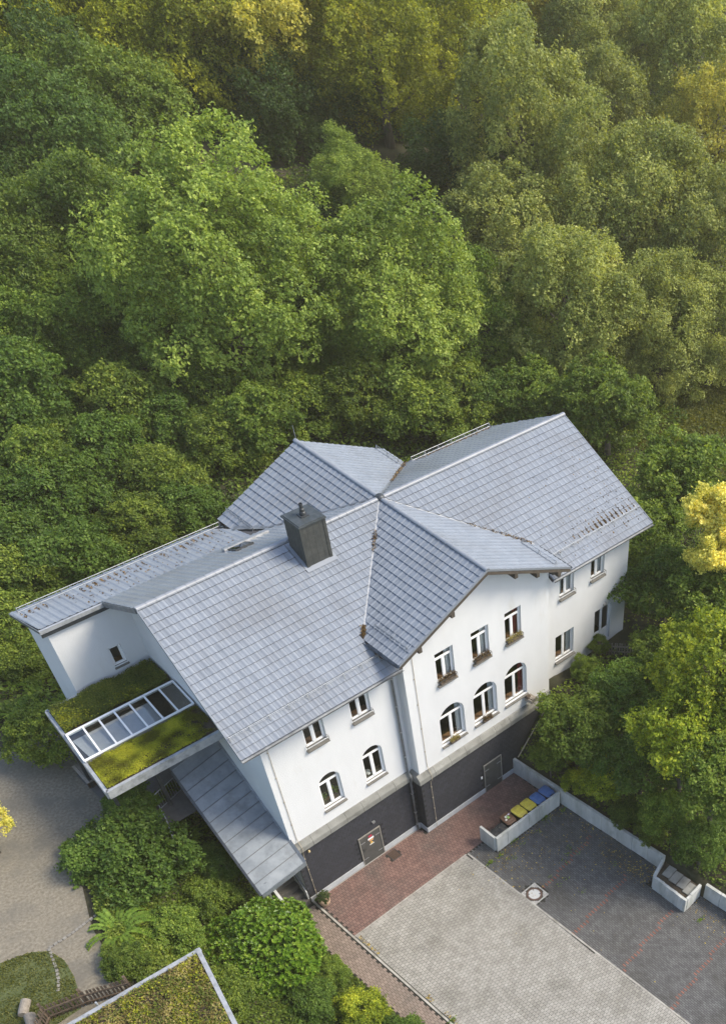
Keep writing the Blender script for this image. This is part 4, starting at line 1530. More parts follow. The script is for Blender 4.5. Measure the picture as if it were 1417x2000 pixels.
g_ = .0068
BONE = [(-.1 + g_, -.08 + g_), (.1 - g_, -.08 + g_), (.1 - g_, -.045), (.08 - g_, -.03), (.08 - g_, .03), (.1 - g_, .045), (.1 - g_, .08 - g_),
        (-.1 + g_, .08 - g_), (-.1 + g_, .045), (-.08 + g_, .03), (-.08 + g_, -.03), (-.1 + g_, -.045)]
RECT = [(-.05 + g_, -.1 + g_), (.05 - g_, -.1 + g_), (.05 - g_, .1 - g_), (-.05 + g_, .1 - g_)]


def jitm(x, y, rz=0.0):
    return Matrix.Translation((x, y, random.gauss(0, .0018))) @ Matrix.Rotation(rz + random.gauss(0, .006), 4, 'Z') @ Matrix.Rotation(random.gauss(0, .006), 4, 'X') @ Matrix.Rotation(random.gauss(0, .006), 4, 'Y')


def bone_cells(x0, x1, y0, y1, swap=False, ok=None):
    """interlocking double-T stones; rows along x when swap"""
    out = []
    i = 0
    if swap:
        y = y0 + .1
        while y < y1 - .07:
            x = x0 + .08 + (i % 2) * .08
            while x < x1 - .06:
                if ok is None or ok(x, y):
                    out.append(jitm(x, y, math.pi / 2))
                x += .16
            y += .18
            i += 1
    else:
        x = x0 + .1
        while x < x1 - .07:
            y = y0 + .08 + (i % 2) * .08
            while y < y1 - .06:
                if ok is None or ok(x, y):
                    out.append(jitm(x, y))
                y += .16
            x += .18
            i += 1
    return out


YRED, XGD, YFAR = -3.02, 7.06, -19.0
bone = {k: paver_mesh(BONE, m[0]) for k, m in (('red', M_PRED), ('grey', M_PGREY), ('path', M_PPATH))}
rectp = paver_mesh(RECT, M_PDARK[0])
RX = lambda y: float(wallx(y)) - .02
red_cells = bone_cells(.16, 12.75, YRED + .02, -.10, True, lambda x, y: not (x > XC - .22 and y > YP - .16) and not (4.24 < x < 4.84 and -.85 < y < -.2))
red = paving('red_paving', [(.14, YRED), (8.30, YRED), (8.38, -3.9), (12.85, -3.9), (12.62, -.05), (.14, -.05)],
             red_cells + bone_cells(8.42, 12.75, -3.84, YRED + .02, True), bone['red'], M_PRED[1])
grey = paving('grey_paving', [(.14, YRED), (XGD, YRED), (7.42, YFAR), (.14, YFAR)],
              bone_cells(.16, 7.6, YFAR, YRED - .06, False, lambda x, y: x < XGD + .022 * (YRED - y) + .03), bone['grey'], M_PGREY[1])
split_field(grey, 'edge_paver', paver_mesh([(-.1 + g_, -.1 + g_), (.1 - g_, -.1 + g_), (.1 - g_, .1 - g_), (-.1 + g_, .1 - g_)], M_PGREY[0]),
            [Matrix.Translation((0, 0, .006)) @ jitm(.26 + k * .2, YRED - .14) for k in range(34)], M_PGREY[1])
path = paving('footpath', [(-1.22, -.10), (0.0, -.10), (0.0, YFAR), (-1.22, YFAR)], bone_cells(-1.22, .0, YFAR, -.14, True), bone['path'], M_PPATH[1])
# parking bays
dark_cells, line_cells = [], []
LINES = [(8.22, 12.36, -7.27, -6.65), (7.23, 11.9, -10.27, -9.65), (7.42, 11.8, -13.32, -12.73), (7.37, 12.6, -16.4, -15.69)]
xx, i = XGD + .06, 0
while xx < 13.9:
    yy = YFAR + (i % 2) * .1
    while yy < YRED - .08:
        inb = xx > XGD + .022 * (YRED - yy) + .0 and xx < RX(yy) + .02 and not (xx > 8.20 and yy > -4.10) and math.hypot(xx - 7.68, yy + 7.2) > .62
        if inb and not (xx > 12.05 and -13.22 < yy < -10.75):
            ln = False
            if i % 2 == 0:
                for a, b, c, d in LINES:
                    if a < xx < b and abs(yy - (c + (d - c) * (xx - a) / (b - a))) < .1:
                        ln = True
            (line_cells if ln else dark_cells).append(jitm(xx, yy))
        yy += .2
    xx += .1
    i += 1
dark = paving('parking_paving', [(XGD + .02, YRED - .01), (8.28, YRED - .01), (8.28, -4.0), (12.9, -4.0), (RX(-10) + .1, -10), (RX(YFAR) + .1, YFAR), (7.44, YFAR)], dark_cells, rectp, M_PDARK[1])
lm = paver_mesh(RECT, M_PLINE[0])
for m in line_cells:
    inst('marking_paver', lm, dark, m=m)
# kerbs
M_KERB = mat('kerb', (.30, .285, .25), (.40, .38, .335), 4, .9, bump=.3, vary=.1, stain=(.2, .19, .15), sscale=1.5)


def kerb(name, a, b, w, top, label, L=.5):
    a, b = Vector(a), Vector(b)
    k = int(round((b - a).length / L))
    d = (b - a).normalized()
    o = MB().box(0, -w / 2, -.08, (b - a).length, w / 2, -.02, frame_m((*a, 0), (*d, 0), (-d.y, d.x, 0), (0, 0, 1))).build(name, M_JOINT)
    o['kind'] = 'structure'
    l = (b - a).length / k
    me = MB().box(0.003, -w / 2, -.05, l - .003, w / 2, top).mesh('kerb_stone', M_KERB)
    for i in range(k):
        p = a + d * (l * i)
        inst('kerb_stone', me, o, m=frame_m((p.x, p.y, random.gauss(0, .002)), (d.x, d.y, 0), (-d.y, d.x, 0), (0, 0, 1)))


kerb('path_kerb', (.07, -.08), (.07, YFAR), .10, .035, '')
kerb('parking_kerb', (XGD + .06, YRED - .02), (XGD + .06 + .022 * 16, YFAR), .09, .012, '')
kerb('paving_edge', (.14, YRED + .0), (XGD - .02, YRED + .0), .07, .006, '')
MB().box(.35, -.145, -.03, XC - .10, -.10, .008).build('gravel_strip', mat('pebbles', (.18, .17, .15), (.42, .41, .38), 60, .9, bump=.8, bscale=70))['kind'] = 'structure'
# manhole with cobble surround
mh = empty('manhole_cover', (7.68, -7.2, 0), label='round concrete manhole cover in a rusty ring set in small cobbles', cat='manhole')
MB().lathe([(.30, -.02), (.30, .008), (.285, .012), (0, .012)], 28, (7.68, -7.2, 0)).build('lid', mat('manhole_concrete', (.46, .46, .44), (.56, .56, .53), 8, .9, bump=.2), mh)
MB().lathe([(.39, -.02), (.39, .010), (.36, .014), (.30, .014), (.30, -.01)], 28, (7.68, -7.2, 0)).build('ring', mat('rust_iron', (.10, .06, .045), (.16, .10, .075), 14, .8, .3), mh)
cob = MB().box(-.032, -.032, -.02, .032, .032, .008).mesh('cobble', mat('cobble_pale', (.36, .35, .32), (.5, .48, .44), 9, .9, vary=.2))
for i in range(-6, 7):
    for j in range(-6, 7):
        if math.hypot(i * .078, j * .078) > .43:
            inst('cobble', cob, mh, m=Matrix.Translation((7.68 + i * .078, -7.2 + j * .078, 0)) @ Matrix.Rotation(random.gauss(0, .1), 4, 'Z'))
for sx, sy in ((-.2, .18), (.2, -.18)):
    MB().box(7.68 + sx - .035, -7.2 + sy - .035, .012, 7.68 + sx + .035, -7.2 + sy + .035, .0145).build('lifting_hole', M_DKMETAL, mh)
# boot scraper grate by the boiler door
gr = empty('drain_grate', (4.53, -.55, 0), label='square rusty metal drain grate sunk in red paving by the basement door', cat='grate')
mb = MB()
for a, b, c, d in ((4.27, -.83, 4.81, -.80), (4.27, -.25, 4.81, -.22), (4.27, -.80, 4.30, -.25), (4.78, -.80, 4.81, -.25)):
    mb.box(a, b, -.02, c, d, .006)
mb.build('frame', M_DKMETAL, gr)
for k in range(12):
    MB().box(4.30, -.79 + k * .045, -.02, 4.78, -.772 + k * .045, .002).build('bar', mat('rust_iron', (.1, .06, .045)), gr)

# ================================================================ concrete walls
def lwall(name, label, a, b, h, t, L, cat='wall', taper=None, base=0.0):
    """row of precast panels"""
    a, b = Vector(a), Vector(b)
    d = (b - a).normalized()
    n = Vector((-d.y, d.x))
    root = empty(name, (a.x, a.y, 0), label=label, cat=cat)
    k = max(1, int(round((b - a).length / L)))
    l = (b - a).length / k
    for i in range(k):
        p = a + d * (l * i)
        h0 = h + random.uniform(-.012, .012)
        mb = MB().box(.009, -t / 2 + random.uniform(-.01, .01), base, l - .009, t / 2, h0, frame_m((p.x, p.y, 0), (d.x, d.y, 0), (n.x, n.y, 0), (0, 0, 1)))
        mb.build('panel', M_CONC, root, bevel=.008)
    return root


W0 = lambda y: (float(wallx(y)) + .09, y)
lwall('retaining_wall', 'pale concrete retaining wall from the basement corner down to the palisade planter', W0(-.62), W0(-10.75), 1.07, .16, 1.0)
lwall('retaining_wall', 'pale concrete retaining wall running on beyond the palisade planter', W0(-13.36), W0(-19), 1.07, .16, 1.0)
bw = lwall('bin_wall', 'low concrete screen wall standing in front of the wheeled bins', (8.24, -3.95), (12.72, -3.95), 1.05, .13, .75)
for k in range(2):
    MB().box(8.18, -3.88 + k * .53, 0, 8.31, -3.88 + (k + 1) * .53 - .008, 1.05).build('panel', M_CONC, bw, bevel=.008)
MB().tube([(12.85, YP - .22, 1.15), (13.6, YP - .25, 2.0), (15.2, YP - .28, 3.75)], .03, 8).build('handrail', M_CABLE, empty('sloping_rail', (13.9, YP - .3, 1), label='thin metal rail running up the bank against the slate wall', cat='rail'))
# palisade planter
pal = empty('palisade_planter', (12.7, -12, 0), label='planter of upright concrete palisades in the line of the retaining wall', cat='planter')
PAL = MB().prism([(-.075, -.07), (.075, -.07), (.085, .0), (.075, .07), (-.075, .07), (-.085, 0)], 0, .98).mesh('palisade', M_CONC)
pts = []
for k in range(13):
    pts.append((12.14, -11.22 - k * .165, math.pi / 2))
for k in range(7):
    pts.append((12.32 + k * .165, -13.22 + k * .012, 0))
for k in range(8):
    pts.append((12.22 + k * .155, -11.10 + k * .052, .35))
for x, y, r in pts:
    inst('palisade', PAL, pal, m=Matrix.Translation((x, y, random.uniform(-.02, .02))) @ Matrix.Rotation(r, 4, 'Z'))
MB().prism([(12.22, -13.13), (13.4, -13.05), (13.4, -10.85), (12.22, -11.15)], .2, .74).build('soil', M_SOIL, pal)
for k, (x, y, r) in enumerate(((13.0, -11.42, .12), (12.96, -11.90, .10), (12.98, -12.38, .14), (12.9, -12.86, .08))):
    MB().box(-.36, -.22, 0, .36, .22, .05, Matrix.Translation((x, y, .75 + k * .006)) @ Matrix.Rotation(r, 4, 'Z')).build('paving_slab', M_STONE, pal)

# ================================================================ wheeled bins
def bin_thing(label, lid_mat, body_mat, big=True, x=0, y=0, group=None, sticker=False):
    w, d, h = (.57, .70, .93) if big else (.47, .52, .80)
    t = empty('wheeled_bin', (x, y, 0), rz=random.uniform(-.05, .05), label=label, cat='bin', group=group)
    mb = MB()
    b, tt = .38, .5
    mb.add([(-w * b, -d * b, .06), (w * b, -d * b, .06), (w * b, d * b, .06), (-w * b, d * b, .06),
            (-w * tt, -d * tt, h), (w * tt, -d * tt, h), (w * tt, d * tt, h), (-w * tt, d * tt, h)],
           [(3, 2, 1, 0), (0, 1, 5, 4), (1, 2, 6, 5), (2, 3, 7, 6), (3, 0, 4, 7), (4, 5, 6, 7)])
    mb.build('body', body_mat, t, local=True, bevel=.03)
    # lid: domed, hinge side at -y (towards the wall)
    k = 8
    mb = MB()
    def ring(sx, sy, z, yo=0):
        out = []
        for q in range(20):
            a = 2 * math.pi * q / 20
            cx_, sy_ = math.cos(a), math.sin(a)
            e = .32
            out.append((sx * math.copysign(abs(cx_) ** e, cx_), yo + sy * math.copysign(abs(sy_) ** e, sy_), z))
        return out
    rings = [ring(w * .53, d * .53, h + .0), ring(w * .53, d * .53, h + .035), ring(w * .47, d * .47, h + .055), ring(w * .33, d * .33, h + .062, .02), ring(w * .29, d * .28, h + .085, .02), ring(w * .24, d * .23, h + .088, .02)]
    vs = [v for r in rings for v in r]
    fs = [(i * 20 + q, i * 20 + (q + 1) % 20, (i + 1) * 20 + (q + 1) % 20, (i + 1) * 20 + q) for i in range(len(rings) - 1) for q in range(20)] + [tuple(range(100, 120))]
    mb.add(vs, fs)
    lid = mb.build('lid', lid_mat, t, local=True)
    for s in (-1, 1):
        MB().box(s * w * .3 - .03, -d * .5 - .09, h - .01, s * w * .3 + .03, -d * .5 - .0, h + .05).build('hinge', lid_mat, lid, local=True)
    MB().tube([(-w * .42, -d * .5 - .08, h - .02), (w * .42, -d * .5 - .08, h - .02)], .018, 8).build('handle', body_mat, t, local=True)
    for s in (-1, 1):
        wv = MB()
        ring_ = [(s * (w * .44), -d * .36 + .1 * math.cos(a), .1 + .1 * math.sin(a)) for a in [2 * math.pi * q / 14 for q in range(14)]]
        wv.add(ring_ + [(p[0] + s * .045, p[1], p[2]) for p in ring_], [tuple(range(14)), tuple(range(14, 28))] + [(i, (i + 1) % 14, 14 + (i + 1) % 14, 14 + i) for i in range(14)])
        wv.build('wheel', M_DKMETAL, t, local=True)
    if sticker:
        for nm, x0, x1, y0, y1, c in (('label_green', -.04, .10, -.06, .12, (.30, .50, .12)), ('label_white', -.10, .06, .04, .17, (.72, .75, .66)), ('label_white', .12, .23, .12, .2, (.62, .58, .72)), ('label_pale', -.21, -.10, -.10, .0, (.72, .68, .60))):
            MB().box(x0, y0, h + .0885, x1, y1, h + .0905).build('sticker', mat('bin_' + nm + str(int(c[2] * 100)), c, None, 8, .5), lid, local=True)
    return t


P_BLUE = mat('bin_blue', (.055, .13, .33), (.075, .165, .39), 6, .42, stain=(.10, .16, .30), sscale=5)
P_YEL = mat('bin_yellow', (.52, .42, .04), (.62, .52, .07), 6, .45, stain=(.40, .32, .07), sscale=5)
P_BRN = mat('bin_brown', (.105, .055, .032), (.14, .075, .045), 6, .5)
P_BLK = mat('bin_black', (.012, .014, .018), (.025, .028, .033), 6, .45)
P_BODY = mat('bin_body', (.014, .018, .028), (.022, .026, .036), 6, .5)
by = -3.42
bin_thing('wheeled bin with a blue lid in the wall corner', P_BLUE, P_BODY, True, 12.33, by + .02)
bin_thing('wheeled bin with a blue lid beside a yellow lidded bin', P_BLUE, P_BODY, True, 11.66, by)
bin_thing('wheeled bin with a clean yellow lid beside a blue lidded bin', P_YEL, P_BODY, True, 11.02, by + .02)
bin_thing('wheeled bin with a scuffed yellow lid beside the brown bin', P_YEL, P_BODY, True, 10.36, by + .02)
bin_thing('wheeled bin with a brown lid carrying paper stickers', P_BRN, P_BLK, True, 9.62, by + .05, sticker=True)
bin_thing('small black wheeled bin beside the brown lidded bin', P_BLK, P_BLK, False, 9.03, by - .08)
bin_thing('small black wheeled bin next to the end of the concrete screen wall', P_BLK, P_BLK, False, 8.55, by - .10)

# flower pot at the slate corner
pot = empty('flower_pot', (.36, -.62, 0), label='terracotta pot with a dark leafy plant at the foot of the slate wall', cat='plant pot')
MB().lathe([(.0, .0), (.17, .0), (.24, .18), (.27, .34), (.27, .37), (.235, .37), (.22, .30), (0, .30)], 20, (.36, -.62, 0)).build('pot', mat('terracotta', (.38, .26, .17), (.48, .35, .24), 6, .85), pot, smooth=True)
P_, N_, t_ = crown_points(3, 10, 6, 2200, r_main=.5, bottom=-.3)
inst('plant', leaf_mesh('plant', P_ * .33 + np.array([.36, -.62, .55]), N_, .075, L_POT, t_, aspect=.6), pot)
# ================================================================ window boxes and things at the windows
def planter_box(x, y, z, w, label, nleaf=420, m=L_BROWN, d=.16):
    t = empty('window_box', (x, y, z), label=label, cat='window box')
    MB().box(-w / 2, -d / 2, 0, w / 2, d / 2, .13).build('trough', mat('trough_brown', (.08, .06, .045), (.13, .10, .075), 8, .8), t, local=True)
    P = np.c_[rng.uniform(-w / 2, w / 2, nleaf), rng.normal(0, d * .35, nleaf), .12 + rng.random(nleaf) ** 1.6 * .20]
    N = norm(rng.normal(size=(nleaf, 3)) + np.array([0, -.2, .4]))
    inst('plants', leaf_mesh('plants', P, N, .085, m, aspect=.4), t, local=True)
    return t


planter_box(8.98, YP - .05, 8.89, .90, 'window box of withered reddish plants on the upper gable sill nearest the downpipe')
planter_box(11.06, YP - .05, 8.89, .90, 'window box of mixed dried flowers on the middle upper gable sill')
planter_box(13.08, YP - .05, 8.89, .90, 'window box of straw coloured dried plants on the upper gable sill by the right wing', m=L_DRY)
planter_box(8.98, YP - .09, 5.02, .55, 'small trough of dried plants on an arched sill near the downpipe', 260, L_DRY, .14)
planter_box(11.08, YP - .09, 5.02, .55, 'small trough of greenish red plants on the middle arched sill', 260, L_BROWN, .14)
# wooden insect box leaning off the right arched sill
cr = empty('wooden_crate', (13.86, YP - .25, 4.75), rz=.15, label='weathered slatted wooden crate hung below the arched window by the right wing', cat='crate')
for k in range(5):
    MB().box(-.22 + k * .09, -.22, -.10, -.145 + k * .09, .22, .10 + (.05 if k in (1, 2) else 0)).build('slat', M_GREYW, cr, local=True)
MB().box(-.22, .02, .10, .0, .30, .26).build('slat', M_BROWNW, cr, local=True)
for (x, z, s, lab) in ((2.25, 5.12, .24, 'leafy pot plant behind the arched window above the basement door'), (2.80, 5.12, .30, 'bushy pot plant behind the arched window above the basement door'), (4.62, 5.12, .16, 'small pale mushroom lamp behind the arched window by the downpipe')):
    t = empty('house_plant' if 'plant' in lab else 'table_lamp', (x, .34, z), label=lab, cat='plant' if 'plant' in lab else 'lamp')
    if 'plant' in lab:
        MB().lathe([(.05, 0), (.07, .12), (.06, .12)], 12).build('pot', mat('terracotta', (.3, .2, .1)), t, local=True)
        n = 70
        P = rng.normal(0, 1, (n, 3)) * np.array([s * .4, .05, s * .45]) + np.array([0, 0, .15 + s])
        inst('foliage', leaf_mesh('foliage', P, norm(rng.normal(size=(n, 3)) + np.array([0, -1.5, .5])), .10, L_FERN), t, local=True)
    else:
        MB().lathe([(.05, 0), (.015, .02), (.015, .2)], 10).build('stem', M_FRAME, t, local=True)
        MB().lathe([(.16, .2), (.13, .27), (.05, .32), (0, .33)], 14).build('shade', mat('lamp_shade', (.6, .6, .55), None, 5, .6), t, local=True, smooth=True)

# ================================================================ fences, logs, bench, edging
def picket_fence(name, label, pts, h, m, step=.13, w=.075):
    root = empty(name, pts[0], label=label, cat='fence')
    pk = MB().box(-w / 2, -.012, .05, w / 2, .012, h).mesh('picket', m)
    for a, b in zip(pts[:-1], pts[1:]):
        a, b = Vector(a), Vector(b)
        d = (b - a)
        ang = math.atan2(d.y, d.x)
        L = d.length
        for hh in (.25, h - .25):
            MB().box(0, .014, hh - .04, L, .05, hh + .04, Matrix.Translation(a) @ Matrix.Rotation(ang, 4, 'Z') @ Matrix.Rotation(-math.asin(d.z / L), 4, 'Y')).build('rail', m, root)
        k = int(L / step)
        for i in range(k + 1):
            p = a.lerp(b, (i + .3) / (k + .6))
            inst('picket', pk, root, m=Matrix.Translation(p) @ Matrix.Rotation(ang + random.gauss(0, .05), 4, 'Z') @ Matrix.Rotation(random.gauss(0, .025), 4, 'Y'))
    for p in pts:
        MB().box(-.05, .05, 0, .05, .15, h + .08, Matrix.Translation(p)).build('post', m, root)
    return root


fz = TERR + .03
fA, fB, fC, fD = at(262, 1938, fz), at(175, 1963, fz), at(100, 1992, fz), at(80, 2040, fz)
picket_fence('picket_fence', 'dark brown picket fence between the gravel path and the planted shed', [tuple(fA), tuple(fB), tuple(fC), tuple(fD)], .95, M_BROWNW)
gf = lambda x, y: float(ground_z(np.array([x]), np.array([y]))[0])
rf = [(19.55, -.55), (20.7, -1.9), (21.7, -2.6), (22.9, -3.1)]
picket_fence('picket_fence', 'grey weathered picket fence on the bank below the garden door', [(x, y, gf(x, y) - .05) for x, y in rf], .85, M_GREYW, step=.14, w=.06)
gp = empty('gate_post', (19.25, -.5, 4.2), label='dark timber post standing against the white wall beside the garden door', cat='post')
MB().box(-.07, -.07, -.3, .07, .07, 1.05).build('post', M_DARKW, gp, local=True)
MB().tube([(.2, 0, -.3), (.2, 0, .95)], .035, 8).build('pipe', M_STEEL, gp, local=True)
for (u, v, r, L, a, lab) in ((47, 1968, .17, .62, .9, 'sawn log lying tilted on the grass by the brown fence'), (62, 1996, .20, .60, 1.3, 'thicker sawn log on the grass at the corner of the brown fence')):
    p = at(u, v, TERR + .25)
    t = empty('log', (p[0], p[1], TERR + .04 + r), rz=a, label=lab, cat='log')
    MB().tube([(-L / 2, 0, 0), (-.1, .01, .01), (L / 2, 0, 0)], r, 14, cap=False).build('bark', M_GREYW, t, local=True)
    for s in (-1, 1):
        MB().tube([(s * (L / 2 - .004), 0, 0), (s * (L / 2 + .003), 0, 0)], r - .012, 14).build('cut_face', mat('cut_wood', (.36, .27, .18), (.46, .36, .25), 20, .9), t, local=True)
p = at(165, 1512, TERR + .4)
bn = empty('garden_bench', (p[0], p[1], TERR + .04), rz=1.5, label='weathered timber bench on the gravel beside the porch', cat='bench')
for k in range(3):
    MB().box(-.65, -.2 + k * .14, .40, .65, -.08 + k * .14, .44).build('slat', M_GREYW, bn, local=True)
for s in (-1, 1):
    MB().box(s * .5 - .04, -.18, 0, s * .5 + .04, .18, .40).build('leg', M_BROWNW, bn, local=True)
# cobble edging of the gravel
ed = MB().box(-9.0, 1.0, TERR, -8.9, 1.1, TERR + .02).build('cobble_edging', M_CONC)
ed['kind'] = 'structure'
cme = MB().prism([(-.07, -.05), (.06, -.055), (.075, .04), (-.06, .055)], -.03, .035).mesh('cobble', mat('edging_stone', (0.17, 0.16, 0.14), (0.25, 0.235, 0.205), 9, .9, vary=.2))
EDG = [at(u, v, TERR + .04)[:2] for u, v in ((192, 1786), (182, 1793), (140, 1825), (96, 1853), (103, 1872), (111, 1893), (115, 1915), (114, 1938))]
for a, b in zip(EDG[:-1], EDG[1:]):
    L = np.linalg.norm(b - a)
    for i in range(int(L / .155)):
        p = a + (b - a) * (i + .5) / max(1, int(L / .155))
        ang = math.atan2(*(b - a)[::-1]) + random.gauss(0, .1)
        inst('cobble', cme, ed, m=Matrix.Translation((p[0], p[1], TERR + .045)) @ Matrix.Rotation(ang, 4, 'Z'))

# ================================================================ vegetation
CR = {
    'linden_a': crown_mesh('crown_linden_a', 11, L_LIND, 110000, .032, 26, 9, r_main=.40, r_sub=.20, spread=.024),
    'linden_b': crown_mesh('crown_linden_b', 12, L_LIND, 74000, .040, 18, 9, squash=1.05, r_sub=.23, spread=.030),
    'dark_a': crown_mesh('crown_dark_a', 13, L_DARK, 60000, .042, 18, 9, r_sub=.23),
    'mid_a': crown_mesh('crown_mid_a', 14, L_MID, 60000, .042, 18, 9, r_main=.44, r_sub=.23),
    'mid_b': crown_mesh('crown_mid_b', 15, L_MID, 60000, .044, 16, 9, squash=1.15, r_sub=.22),
    'olive_a': crown_mesh('crown_olive_a', 16, L_OLIVE, 74000, .038, 22, 9, squash=1.25, r_sub=.20, shape='cone'),
    'olive_b': crown_mesh('crown_olive_b', 17, L_OLIVE, 66000, .040, 18, 9, r_sub=.22),
    'gold_a': crown_mesh('crown_gold_a', 18, L_GOLD_LIGHT, 60000, .040, 18, 9, squash=1.2, rand=1.0, r_sub=.22),
    'gold_b': crown_mesh('crown_gold_b', 19, L_SUNGLOW, 56000, .042, 16, 10, rand=1.0, r_sub=.22),
    'maple_a': crown_mesh('crown_maple_a', 20, L_MAPLE, 30000, .070, 16, 8, r_sub=.24, rand=.7, spread=.045),
    'maple_b': crown_mesh('crown_maple_b', 21, L_MAPLE_PALE_SUN, 20000, .085, 13, 8, r_sub=.24, spread=.05),
    'maple_c': crown_mesh('crown_maple_c', 22, L_MID, 32000, .068, 16, 8, r_sub=.24, rand=.7, spread=.045),
    'bush_a': crown_mesh('crown_bush_a', 23, L_SHRUB, 26000, .070, 15, 8, bottom=-.2, squash=.85, spread=.045),
    'bush_b': crown_mesh('crown_bush_b', 24, L_IVY, 26000, .070, 15, 8, bottom=-.2, squash=.8, spread=.05),
    'bush_c': crown_mesh('crown_bush_c', 25, L_MID, 24000, .075, 13, 8, bottom=-.2, squash=.9, spread=.05),
    'bush_d': crown_mesh('crown_bush_d', 26, L_MAPLE, 22000, .08, 13, 8, bottom=-.2, squash=.9, spread=.05),
}


def trunk_mesh(seed):
    R = random.Random(seed)
    mb = MB()
    mb.tube([(0, 0, 0), (.02, .01, .3), (.0, .03, .6), (.03, 0, 1.0), (.02, .02, 1.25)], .085, 9, r2=.02)
    for k in range(7):
        a = 2 * math.pi * k / 7 + R.uniform(-.3, .3)
        z0 = R.uniform(.45, .95)
        r = R.uniform(.35, .62)
        mb.tube([(.01, .01, z0), (r * .5 * math.cos(a), r * .5 * math.sin(a), z0 + .12), (r * math.cos(a), r * math.sin(a), z0 + .32)], .032, 6, r2=.008)
    return mb.mesh('trunk', M_BARK, True)


TRUNKS = [trunk_mesh(1), trunk_mesh(2)]


def tree(u, v, zc, R, kind, label, group=None, cat='tree', name=None, hz=1.0):
    p = at(u, v, zc)
    g0 = gf(p[0], p[1])
    t = empty(name or ('deciduous_tree' if cat == 'tree' else 'shrub'), (p[0], p[1], g0 - .1), rz=random.uniform(0, 6.28), label=label, cat=cat, group=group)
    h = max(zc - g0 + .1, .3)
    c = inst('crown', CR[kind], t, m=Matrix.Translation((0, 0, h)) @ Matrix.Diagonal((R, R, R * hz, 1)), local=True)
    inst('trunk' if cat == 'tree' else 'stem', TRUNKS[len(WM) % 2], t, m=Matrix.Diagonal((R if cat == 'tree' else R * .8, R if cat == 'tree' else R * .8, h, 1)), local=True)
    return t


# the big crowns behind the house
tree(437, 550, 13.0, 5.7, 'linden_a', 'huge broad crowned pale green tree rising behind the house')
tree(768, 590, 11.8, 4.5, 'linden_b', 'round pale green tree just right of the huge broad crowned tree')
tree(690, 365, 11.6, 2.5, 'linden_b', 'small pale green treetop peeping between the two pale green trees')
tree(590, 665, 8.8, 3.4, 'linden_b', 'low pale green tree at the foot of the huge broad crowned tree')
tree(330, 650, 9.0, 3.9, 'mid_a', 'mid green tree at the foot of the huge broad crowned tree above the ivy bank')
tree(1015, 270, 14.0, 5.3, 'olive_a', 'tall pointed olive green tree behind the right wing', hz=1.15)
GO = 'olive green trees behind the right wing'
for a, lab in (((1110, 600, 11, 4.3), 'broad olive green tree standing over the ridge of the right wing'), ((1290, 630, 10, 3.7), 'rounded olive green tree beside the shaded meadow'),
               ((1240, 410, 13, 4.8), 'olive green tree behind the broad olive tree over the right wing'), ((1385, 480, 12, 4.6), 'olive green tree behind the rounded tree beside the shaded meadow'),
               ((1170, 230, 13, 4.5), 'olive green tree touching the tall pointed tree on its sunny side'), ((1010, 480, 10.5, 4.2), 'olive green tree in front of the tall pointed tree'), ((1395, 640, 9.5, 3.4), 'low olive green tree overhanging the shaded meadow')):
    tree(*a, random.choice(('olive_a', 'olive_b')), lab, GO)
tree(930, 650, 9.0, 3.4, 'mid_b', 'dense mid green tree between the pale round tree and the olive trees')
tree(900, 350, 10.5, 3.8, 'dark_a', 'dark green tree in the gap behind the round pale green tree')
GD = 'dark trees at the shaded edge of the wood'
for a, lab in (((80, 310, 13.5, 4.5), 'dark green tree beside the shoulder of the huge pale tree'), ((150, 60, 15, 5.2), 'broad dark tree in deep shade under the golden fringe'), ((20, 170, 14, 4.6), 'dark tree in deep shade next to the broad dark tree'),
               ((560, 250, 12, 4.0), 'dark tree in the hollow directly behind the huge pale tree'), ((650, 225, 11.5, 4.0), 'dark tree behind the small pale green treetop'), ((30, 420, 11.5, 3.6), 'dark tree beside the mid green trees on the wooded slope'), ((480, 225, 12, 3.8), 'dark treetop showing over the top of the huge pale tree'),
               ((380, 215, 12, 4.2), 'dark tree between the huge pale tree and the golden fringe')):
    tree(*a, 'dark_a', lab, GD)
GM = 'mid green trees on the left of the wood'
for a, lab in (((225, 260, 13, 4.2), 'mid green tree touching the top of the huge pale tree'), ((60, 560, 11, 3.8), 'mid green tree halfway down the wooded slope'), ((160, 480, 12, 4.0), 'mid green tree close beside the huge pale tree'), ((70, 690, 8.8, 3.1), 'low mid green tree where the wood meets the ivy bank'),
               ((180, 650, 9.5, 3.4), 'mid green tree between the ivy bank and the huge pale tree'), ((120, 180, 14, 4), 'mid green tree among the dark shaded trees')):
    tree(*a, random.choice(('mid_a', 'mid_b')), lab, GM)
GG = 'golden green trees along the top of the wood'
for a, lab in (((400, 95, 15.5, 5.2), 'large golden green tree behind the huge pale tree'), ((285, 120, 14.5, 4.0), 'golden green tree beside the large golden tree'), ((20, 40, 17, 4.0), 'golden treetop above the deep shaded trees'),
               ((745, 130, 15.5, 4.8), 'golden green tree beside the tall pointed olive tree'), ((610, 60, 15, 4.4), 'pale golden tree in the sunlit gap of the wood'), ((880, 80, 15, 4.8), 'golden green tree right behind the tall pointed olive tree'),
               ((500, 10, 18, 5), None), ((800, 210, 12, 3.2), 'small bright yellow tree in front of the golden trees'), ((240, 10, 17, 4.5), None), ((1250, 60, 14, 4.2), 'pale golden tree glowing in the haze'), ((1400, 260, 14, 4.2), 'pale golden tree glowing beside the olive trees'), ((1010, 40, 15, 4.5), None)):
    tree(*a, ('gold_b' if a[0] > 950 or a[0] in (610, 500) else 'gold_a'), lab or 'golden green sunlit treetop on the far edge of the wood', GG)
GT = 'olive trees along the far edge of the wood'
